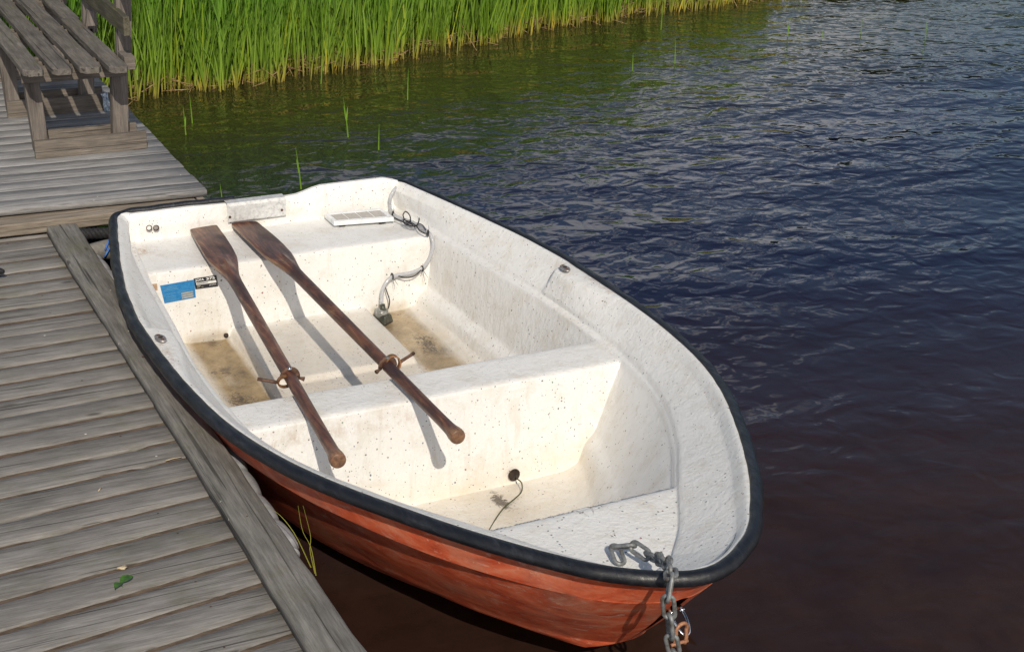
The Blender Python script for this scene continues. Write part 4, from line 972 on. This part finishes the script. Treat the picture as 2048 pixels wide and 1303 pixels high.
# ================================================================ oars
def oar(name_lab, b0, b1, zc, roll, bladew, side, lockt):
    """b0 grip end, b1 blade end (boat xy)"""
    O = empty('oar', T(b0[0], b0[1], zc), name_lab, 'oar', 'wooden oars lying across the seats')
    A = np.array([b0[0], b0[1], zc]); B_ = np.array([b1[0], b1[1], zc+.004]); Ln = np.linalg.norm(B_-A); d = (B_-A)/Ln
    up = np.array([0, 0, 1.]); lat = np.cross(d, up); lat /= np.linalg.norm(lat); up = np.cross(lat, d)
    lat2 = lat*math.cos(roll)+up*math.sin(roll); up2 = -lat*math.sin(roll)+up*math.cos(roll)
    # half width and half thickness along the length (from the grip)
    ts = np.concatenate([[0, .002, .008, .028, .05], np.linspace(.07, Ln-.75, 28), np.linspace(Ln-.73, Ln-.03, 50), [Ln-.016, Ln-.005, Ln]])
    tw_ = [0, .002, .008, .028, .05, .085, .25, Ln-1.0, Ln-.74, Ln-.66, Ln-.595, Ln-.53, Ln-.46, Ln-.36, Ln-.2, Ln-.03, Ln-.016, Ln-.005, Ln]
    hw = [.0215, .0240, .0255, .0250, .0215, .0195, .0195, .0230, .0240, .0275, .0370, .0490, .0585, .0620, .0625, .0590, .057, .051, .045]
    hw = [w*(bladew if t > Ln-.55 else 1) for w, t in zip(hw, tw_)]
    ht_ = [.0215, .0240, .0255, .0250, .0215, .0195, .0195, .0230, .0235, .0210, .0165, .0125, .0105, .0095, .0085, .0075, .0075, .006, .004]
    V = []; WR = []; NS = 28; rid = np.interp
    for t in ts:
        w = np.interp(t, tw_, hw); h = np.interp(t, tw_, ht_); c = A+d*t
        bl = sm(Ln-.70, Ln-.52, t); rg = .0245*sm(Ln-.34, Ln-.58, t)*bl        # spine running on to the blade
        for k in range(NS):
            a = 2*math.pi*k/NS; ca, sa = math.cos(a), math.sin(a); p = 2.0+2.2*bl
            x = w*abs(ca)**(2/p)*(1 if ca > 0 else -1); z = h*abs(sa)**(2/p)*(1 if sa > 0 else -1)
            if rg > 0: z += (1 if sa > 0 else -1)*max(0, rg*(1-(abs(x)/.019)**1.6))*.62 if abs(x) < .019 else 0
            z += -.010*bl*sm(Ln-.35, Ln, t)
            V.append(c+lat2*x+up2*z); WR.append(float(min(1, bl*(1.2*(abs(ca) > .93) + (.9 if rg > .004 and .012 < abs(x) < .022 and sa > 0 else 0))+(.7 if .004 < t < .012 else 0)+.45*(t < .03)+.25*(abs(ca) > .9 and x > 0))))
    n_ = len(ts); Fq = [(i*NS+k, i*NS+(k+1) % NS, (i+1)*NS+(k+1) % NS, (i+1)*NS+k) for i in range(n_-1) for k in range(NS)]
    def part(nm, i0, i1, caps=(False, False)):
        Fp = [f for f in Fq if i0*NS <= f[0] < i1*NS]; 
        if caps[0]: Fp.append(tuple(range(i0*NS+NS-1, i0*NS-1, -1)))
        if caps[1]: Fp.append(tuple(range(i1*NS, i1*NS+NS)))
        us = sorted({i for f in Fp for i in f}); mp_ = {u: i for i, u in enumerate(us)}
        # object axes: grain runs along local y
        o = obj(nm, TA(np.array(V)[us]), [tuple(mp_[i] for i in f) for f in Fp], m_oar, O, True, None, {'rnd': [roll*3+.4]*len(us), 'worn': np.array(WR)[us]}); o.data.set_sharp_from_angle(angle=math.radians(50)); return o
    ig = 6; ib = 33
    part('grip', 0, ig, (True, False)); part('shaft', ig, ib); part('blade', ib, n_-1, (False, True))
    # rusty oarlock: collar clamped round the shaft, horn ring beside it, pin
    c = A+d*lockt; K = empty_part('oarlock', O, T(*c))
    mb = MB(); ring = []
    for q in np.linspace(-.15, math.pi+.15, 15): ring.append(c+lat*.0262*math.cos(q)+up*.0275*math.sin(q))
    mb.tube(TA(ring), .0085, 8, flat=.28, up=tuple(d)); mb.build('collar', m_rust, K)
    disc('bolt', c+up*.031, tuple(up), .0085, m_steel if side < 0 else m_galv, K, .003, 12, .002)
    # ring of the rowlock: flat band whose axis runs along the oar, standing off to one side
    up_o = -.012 if side < 0 else .010
    hc_ = c+lat*side*.017+up*up_o-d*.006; hr = .028; V2 = []; ths = np.linspace(0, 2*math.pi, 33)[:-1]
    tilt = .35*side
    for q in ths:
        rad = lat*math.cos(q)+(up*math.cos(tilt)+d*math.sin(tilt))*math.sin(q)
        for s_d, rr_ in ((-1, 1.), (1, 1.), (1, .80), (-1, .80)): V2.append(hc_+rad*hr*rr_+d*s_d*.0085)
    obj('ring', TA(V2), [(4*i+k, 4*i+(k+1) % 4, 4*((i+1) % 32)+(k+1) % 4, 4*((i+1) % 32)+k) for i in range(32) for k in range(4)], m_rust3, K, False)
    mb = MB(); p0 = hc_+lat*side*.028; p1 = hc_+lat*side*.088+d*.024+up*(.010 if side < 0 else .012)
    mb.tube(TA([p0, p0*.66+p1*.34, p0*.34+p1*.66, p1]), [.0062, .0055, .0055, .0062], 12); mb.build('pin', m_rust, K)
    mb = MB(); q0 = c-lat*side*.024-up*.006; q1 = c-lat*side*.046-up*.010-d*.012; mb.tube(TA([q0, (q0+q1)/2, q1]), [.005, .005, .008], 10); mb.build('lug', m_rust, K)
    return O
def empty_part(name, parent, loc):
    e = bpy.data.objects.new(name, None); COL.objects.link(e); e.parent = parent; e.location = Vector(loc)-locof(parent); e.empty_display_size = .03; return e
g1 = bxyz(675, 915, z=.385); g2 = bxyz(403, 455, z=.372); oar('dark varnished wooden oar nearer the jetty, its blade beside the name plate', g1[:2], g2[:2]+np.array([0, .03]), .381, .05, .98, -1, 0)if False else None
def put_oar(lab, gp, bp_, lk_, side, roll):
    a = bxyz(*gp, z=.383); b = bxyz(*bp_, z=.372); l = bxyz(*lk_, z=.40)
    return oar(lab, a[:2], b[:2], .381, roll, 1.0, side, float(np.dot(l[:2]-a[:2], (b[:2]-a[:2])/np.linalg.norm(b[:2]-a[:2]))))
put_oar('dark wooden oar on the jetty side, its shaft passing over the blue and black plates', (677, 921), (404, 452), (563, 745), -1, .04)
put_oar('dark wooden oar nearer the middle of the boat, its blade under the transom plate', (917, 873), (487, 446), (772, 722), 1, -.05)

# ================================================================ solar panel
sp = [bxyz(649, 426, z=.383), bxyz(762, 415, z=.383), bxyz(788, 434, z=.383), bxyz(668, 443, z=.383)]
SPn = empty('solar_panel', T(*((sp[0]+sp[2])/2-np.array([0, 0, .03]))), 'small white framed solar panel lying on the stern seat', 'solar panel')
mid = (sp[0]+sp[1]+sp[2]+sp[3])/4
def lerpq(q, u, v): return q[0]*(1-u)*(1-v)+q[1]*u*(1-v)+q[2]*u*v+q[3]*(1-u)*v
mb = MB(); o4 = [lerpq(sp, u, v) for u, v in ((0, 0), (1, 0), (1, 1), (0, 1))]; i4 = [lerpq(sp, u, v) for u, v in ((.06, .18), (.94, .18), (.93, .84), (.07, .84))]
dn = np.array([0, 0, .020]); sk4 = [p+(p-mid)*.004-dn for p in o4]
V = o4+i4+[p-np.array([0, 0, .003]) for p in i4]+sk4
Fq = [(k, (k+1) % 4, 4+(k+1) % 4, 4+k) for k in range(4)]+[(4+k, 4+(k+1) % 4, 8+(k+1) % 4, 8+k) for k in range(4)]+[((k+1) % 4, k, 12+k, 12+(k+1) % 4) for k in range(4)]+[(15, 14, 13, 12)]
mb.add(TA(V), Fq); fo = mb.build('frame', m_frame, SPn, False, .002)
for k in range(4):
    mb = MB(); u0, u1 = k/4+.008, (k+1)/4-.008; V = [lerpq(i4, u, v)-np.array([0, 0, .0022]) for u, v in ((u0, .02), (u1, .02), (u1, .98), (u0, .98))]; mb.add(TA(V), [(0, 1, 2, 3)]); mb.build('cell', m_cell, SPn, False)
mb = MB(); V = [lerpq(i4, u, v)-np.array([0, 0, .0026]) for u, v in ((0, 0), (1, 0), (1, 1), (0, 1))]; mb.add(TA(V), [(0, 1, 2, 3)]); mb.build('backing', m_frame, SPn, False)
for u in (.15, .82):
    c = lerpq(sp, u, .97)-np.array([0, -.01, .027]); mb = MB(); mb.tube(TA([c-np.array([.014, 0, 0]), c, c+np.array([.014, 0, 0])]), .005, 8); mb.build('foot', m_black, SPn)

# ================================================================ bilge pump, hose, cables
BPm = empty('bilge_pump', T(*bxyz(768, 632, z=.04)), 'dark bilge pump on the boat floor with its clear hose clipped up the stern seat', 'bilge pump')
pc = bxyz(768, 634, z=.060); 
bm = bmesh.new(); ret = bmesh.ops.create_cube(bm, size=1); V0 = np.array([v.co[:] for v in bm.verts]); F0 = [[v.index for v in f.verts] for f in bm.faces]; bm.free()
mb = MB(); V = V0*np.array([.062, .062, .040]); V[:, :2] *= (1-.25*(V0[:, 2:3] > 0)); V = V @ rotz(.5).T+pc+np.array([0, 0, -.004]); mb.add(TA(V), F0); mb.build('housing', m_pump, BPm, False, .008)
mb = MB(); mb.tube(TA([pc+np.array([-.006, .016, z]) for z in (.0, .02, .030, .034)]), [.031, .031, .028, .018], 20); mb.build('motor', simple('smoky_plastic', [(.12, .12, .11), (.25, .25, .23), (.42, .42, .40)], 40, .25), BPm)
mb = MB(); mb.tube(TA([pc+np.array([0, .0, .01]), pc+np.array([-.002, .006, .035]), pc+np.array([-.004, .010, .055])]), .012, 14); mb.build('outlet', m_pump, BPm)
hp_ = [pc+np.array([-.004, .010, .045]), bxyz(763, 605, y=2.972), bxyz(765, 580, y=2.990), bxyz(776, 560, y=3.000), bxyz(792, 551, y=3.002), bxyz(820, 546, y=3.006), bxyz(844, 536, y=3.004), bxyz(858, 518, y=3.004), bxyz(866, 492, y=3.008),
       bxyz(862, 472, y=3.03), bxyz(848, 458, z=.366), bxyz(826, 446, z=.364), bxyz(804, 438, z=.366), bxyz(788, 430, z=.372), bxyz(780, 415, y=3.405), bxyz(780, 398, y=3.40), bxyz(786, 384, y=3.405), bxyz(793, 375, y=3.415)]
Ph = spline(hp_, 110); mb = MB(); mb.tube(TA(Ph), .0085, 14); mb.build('hose', m_hose, BPm)
mb = MB(); core = Ph[:len(Ph)*62//100:1]; mb.tube(TA(Ph), .0045, 8); mb.build('hose_core', simple('hose_lining', [(.42, .43, .46), (.62, .63, .66), (.74, .75, .77)], 40, .4), BPm)
def cable(name, pts, r, n=60, par=BPm, mat=None):
    mb = MB(); mb.tube(TA(spline(pts, n)), r, 7); return mb.build(name, mat or m_black, par)
cable('cable', [pc+np.array([.012, .02, .02]), bxyz(777, 615, y=2.965), bxyz(779, 600, y=2.972), bxyz(774, 584, y=2.985), bxyz(770, 572, y=2.994)], .0026)
cable('cable', [bxyz(797, 552, y=2.992), bxyz(812, 555, y=2.990), bxyz(828, 552, y=2.992), bxyz(842, 540, y=2.992)], .0026)
cable('cable', [bxyz(786, 434, z=.376), bxyz(800, 441, z=.376), bxyz(812, 446, z=.378), bxyz(822, 452, z=.380), bxyz(834, 450, z=.380), bxyz(838, 440, z=.40), bxyz(838, 436, z=.41)], .0030)
cable('cable', [bxyz(826, 450, z=.378), bxyz(812, 442, z=.385), bxyz(806, 430, z=.41), bxyz(812, 423, z=.43), bxyz(820, 432, z=.40), bxyz(822, 446, z=.382), bxyz(830, 455, z=.376)], .0026)
cable('cable', [bxyz(824, 452, z=.380), bxyz(810, 448, z=.380), bxyz(807, 440, z=.39), bxyz(818, 443, z=.385), bxyz(832, 451, z=.378), bxyz(838, 460, z=.374), bxyz(848, 466, z=.372), bxyz(854, 467, z=.372)], .0026)
cable('cable', [bxyz(834, 446, z=.385), bxyz(845, 450, z=.384), bxyz(852, 460, z=.376)], .0022)
for (px, py, yy_, n_) in ((783, 552, 3.0, 2), (843, 537, 3.0, 2)):
    c = bxyz(px, py, y=yy_); mb = MB(); a = np.linspace(0, 2*math.pi, 15)[:-1]; mb.tube(TA([c+np.array([.003, .0115*math.cos(t), .0115*math.sin(t)]) for t in a]), .0030, 6, closed=True, up=(1, 0, 0)); tie = mb.build('cable_tie', m_black, BPm)
    for (dx, dz) in ((.008, -.055), (.024, -.040)):
        mb = MB(); mb.tube(TA([c+np.array([0, -.010, 0]), c+np.array([dx*.5, -.016, dz*.5]), c+np.array([dx, -.014, dz])]), [.0013, .001, .0006], 5); mb.build('tail', m_black, tie)
for (px, py, z) in ((786, 428, .378), (856, 466, .366)):
    c = bxyz(px, py, z=z); mb = MB(); a = np.linspace(0, 2*math.pi, 15)[:-1]; mb.tube(TA([c+np.array([.0085*math.cos(t)*.7, .0085*math.cos(t)*.7, .0115*math.sin(t)]) for t in a]), .0030, 6, closed=True, up=(1, 0, 0)); tie = mb.build('cable_tie', m_black, BPm)
    mb = MB(); mb.tube(TA([c, c+np.array([.004, 0, .018]), c+np.array([.003, 0, .036])]), [.0013, .001, .0006], 5); mb.build('tail', m_black, tie)
# string from the drain hole over the bow floor
sp_ = [hc+hn*.006+np.array([.006, 0, -.012]), bxyz(1043, 965, z=.012), bxyz(1043, 982, z=-.005), bxyz(1030, 996, z=-.008), bxyz(1010, 1012, z=-.006), bxyz(996, 1030, z=-.003), bxyz(986, 1046, z=.0), bxyz(978, 1060, z=.004)]
mb = MB(); mb.tube(TA(spline(sp_, 50)), .0024, 7); tag(mb.build('string', m_string, origin=T(*sp_[3])), 'dark olive string curling out of the drain hole over the bow floor', 'string')

# ================================================================ chain over the bow
CH = empty('chain', T(-.02, .05, .45), 'galvanised steel chain draped over the bow rail, loose end on the bow seat', 'chain')
def link(c, t, n, Ln=.078, Wd=.039, r=.0056, name='link'):
    """oval link centred at c, long axis t, flat side normal n (boat coordinates)"""
    t = np.array(t, float); t /= np.linalg.norm(t); n = np.array(n, float); n -= t*np.dot(n, t); n /= np.linalg.norm(n); w = np.cross(n, t)
    P = []; a = Wd/2-r; h = Ln/2-r-a
    for q in np.linspace(0, math.pi, 9): P.append(c+t*(h+a*math.sin(q))+w*a*math.cos(q))
    for q in np.linspace(math.pi, 2*math.pi, 9): P.append(c+t*(-h+a*math.sin(q))+w*a*math.cos(q))
    mb = MB(); mb.tube(TA(P), r, 12, closed=True, up=tuple(n)); mb.build(name, m_galv, CH)
pit = .078-4*.0056+.002
# hanging part outside the bow
top = bxyz(1346, 1146, y=.030)
path = [bxyz(1240, 1122, z=.410), bxyz(1224, 1106, z=.414), bxyz(1236, 1090, z=.430), bxyz(1262, 1089, z=.446), bxyz(1287, 1106, z=.438), bxyz(1305, 1115, z=.450), bxyz(1322, 1118, z=.485), bxyz(1334, 1124, z=.528), bxyz(1341, 1139, z=.556), bxyz(1342, 1160, y=.004), bxyz(1336, 1188, y=-.004), bxyz(1339, 1232, y=-.004), bxyz(1342, 1275, y=-.006), bxyz(1350, 1310, y=.0), bxyz(1358, 1350, y=.01), bxyz(1375, 1400, y=.02)]
PP = spline(path, 900); dl = np.concatenate([[0], np.cumsum(np.linalg.norm(np.diff(PP, axis=0), axis=1))])
s_ = .0; k = 0
while s_+pit < dl[-1]:
    a = np.array([np.interp(s_, dl, PP[:, q]) for q in range(3)]); b = np.array([np.interp(s_+pit, dl, PP[:, q]) for q in range(3)])
    t = b-a; t /= np.linalg.norm(t)
    vd = Vector((CX, CY, CZ))-Vector(T(*((a+b)/2))); vd = np.array([cP*vd.x+sP*vd.y, -sP*vd.x+cP*vd.y, vd.z]); vd /= np.linalg.norm(vd)
    nrm = vd-t*np.dot(vd, t); nrm /= np.linalg.norm(nrm); sd_ = np.cross(t, nrm)
    ang = (.25 if k % 2 == 0 else 1.25)+rng.normal(0, .12)
    link((a+b)/2, t, nrm*math.cos(ang)+sd_*math.sin(ang)); s_ += pit; k += 1
# rusty shackle on the bow eye
SH_ = empty('shackle', T(BX+.004, .075, .31), 'orange rusty shackle hanging from the steel bow eye beside the chain', 'shackle')
mb = MB(); c = bxyz(1362, 1268, y=.088); P = []
for q in np.linspace(-.12*math.pi, 1.12*math.pi, 18): P.append(c+np.array([.019*math.cos(q), .004*math.cos(q), .014+.018*math.sin(q)]))
P = [c+np.array([.013, .0, -.030]), c+np.array([.017, .0, -.012])]+P+[c+np.array([-.017, 0, -.012]), c+np.array([-.013, .0, -.030])]
mb.tube(TA(spline(P, 60)), .0050, 12); mb.build('bow', m_rust2, SH_)
mb = MB(); mb.tube(TA([c+np.array([-.028, -.001, -.024]), c+np.array([0, 0, -.024]), c+np.array([.022, 0, -.024])]), .0046, 12); mb.build('pin', m_rust2, SH_)
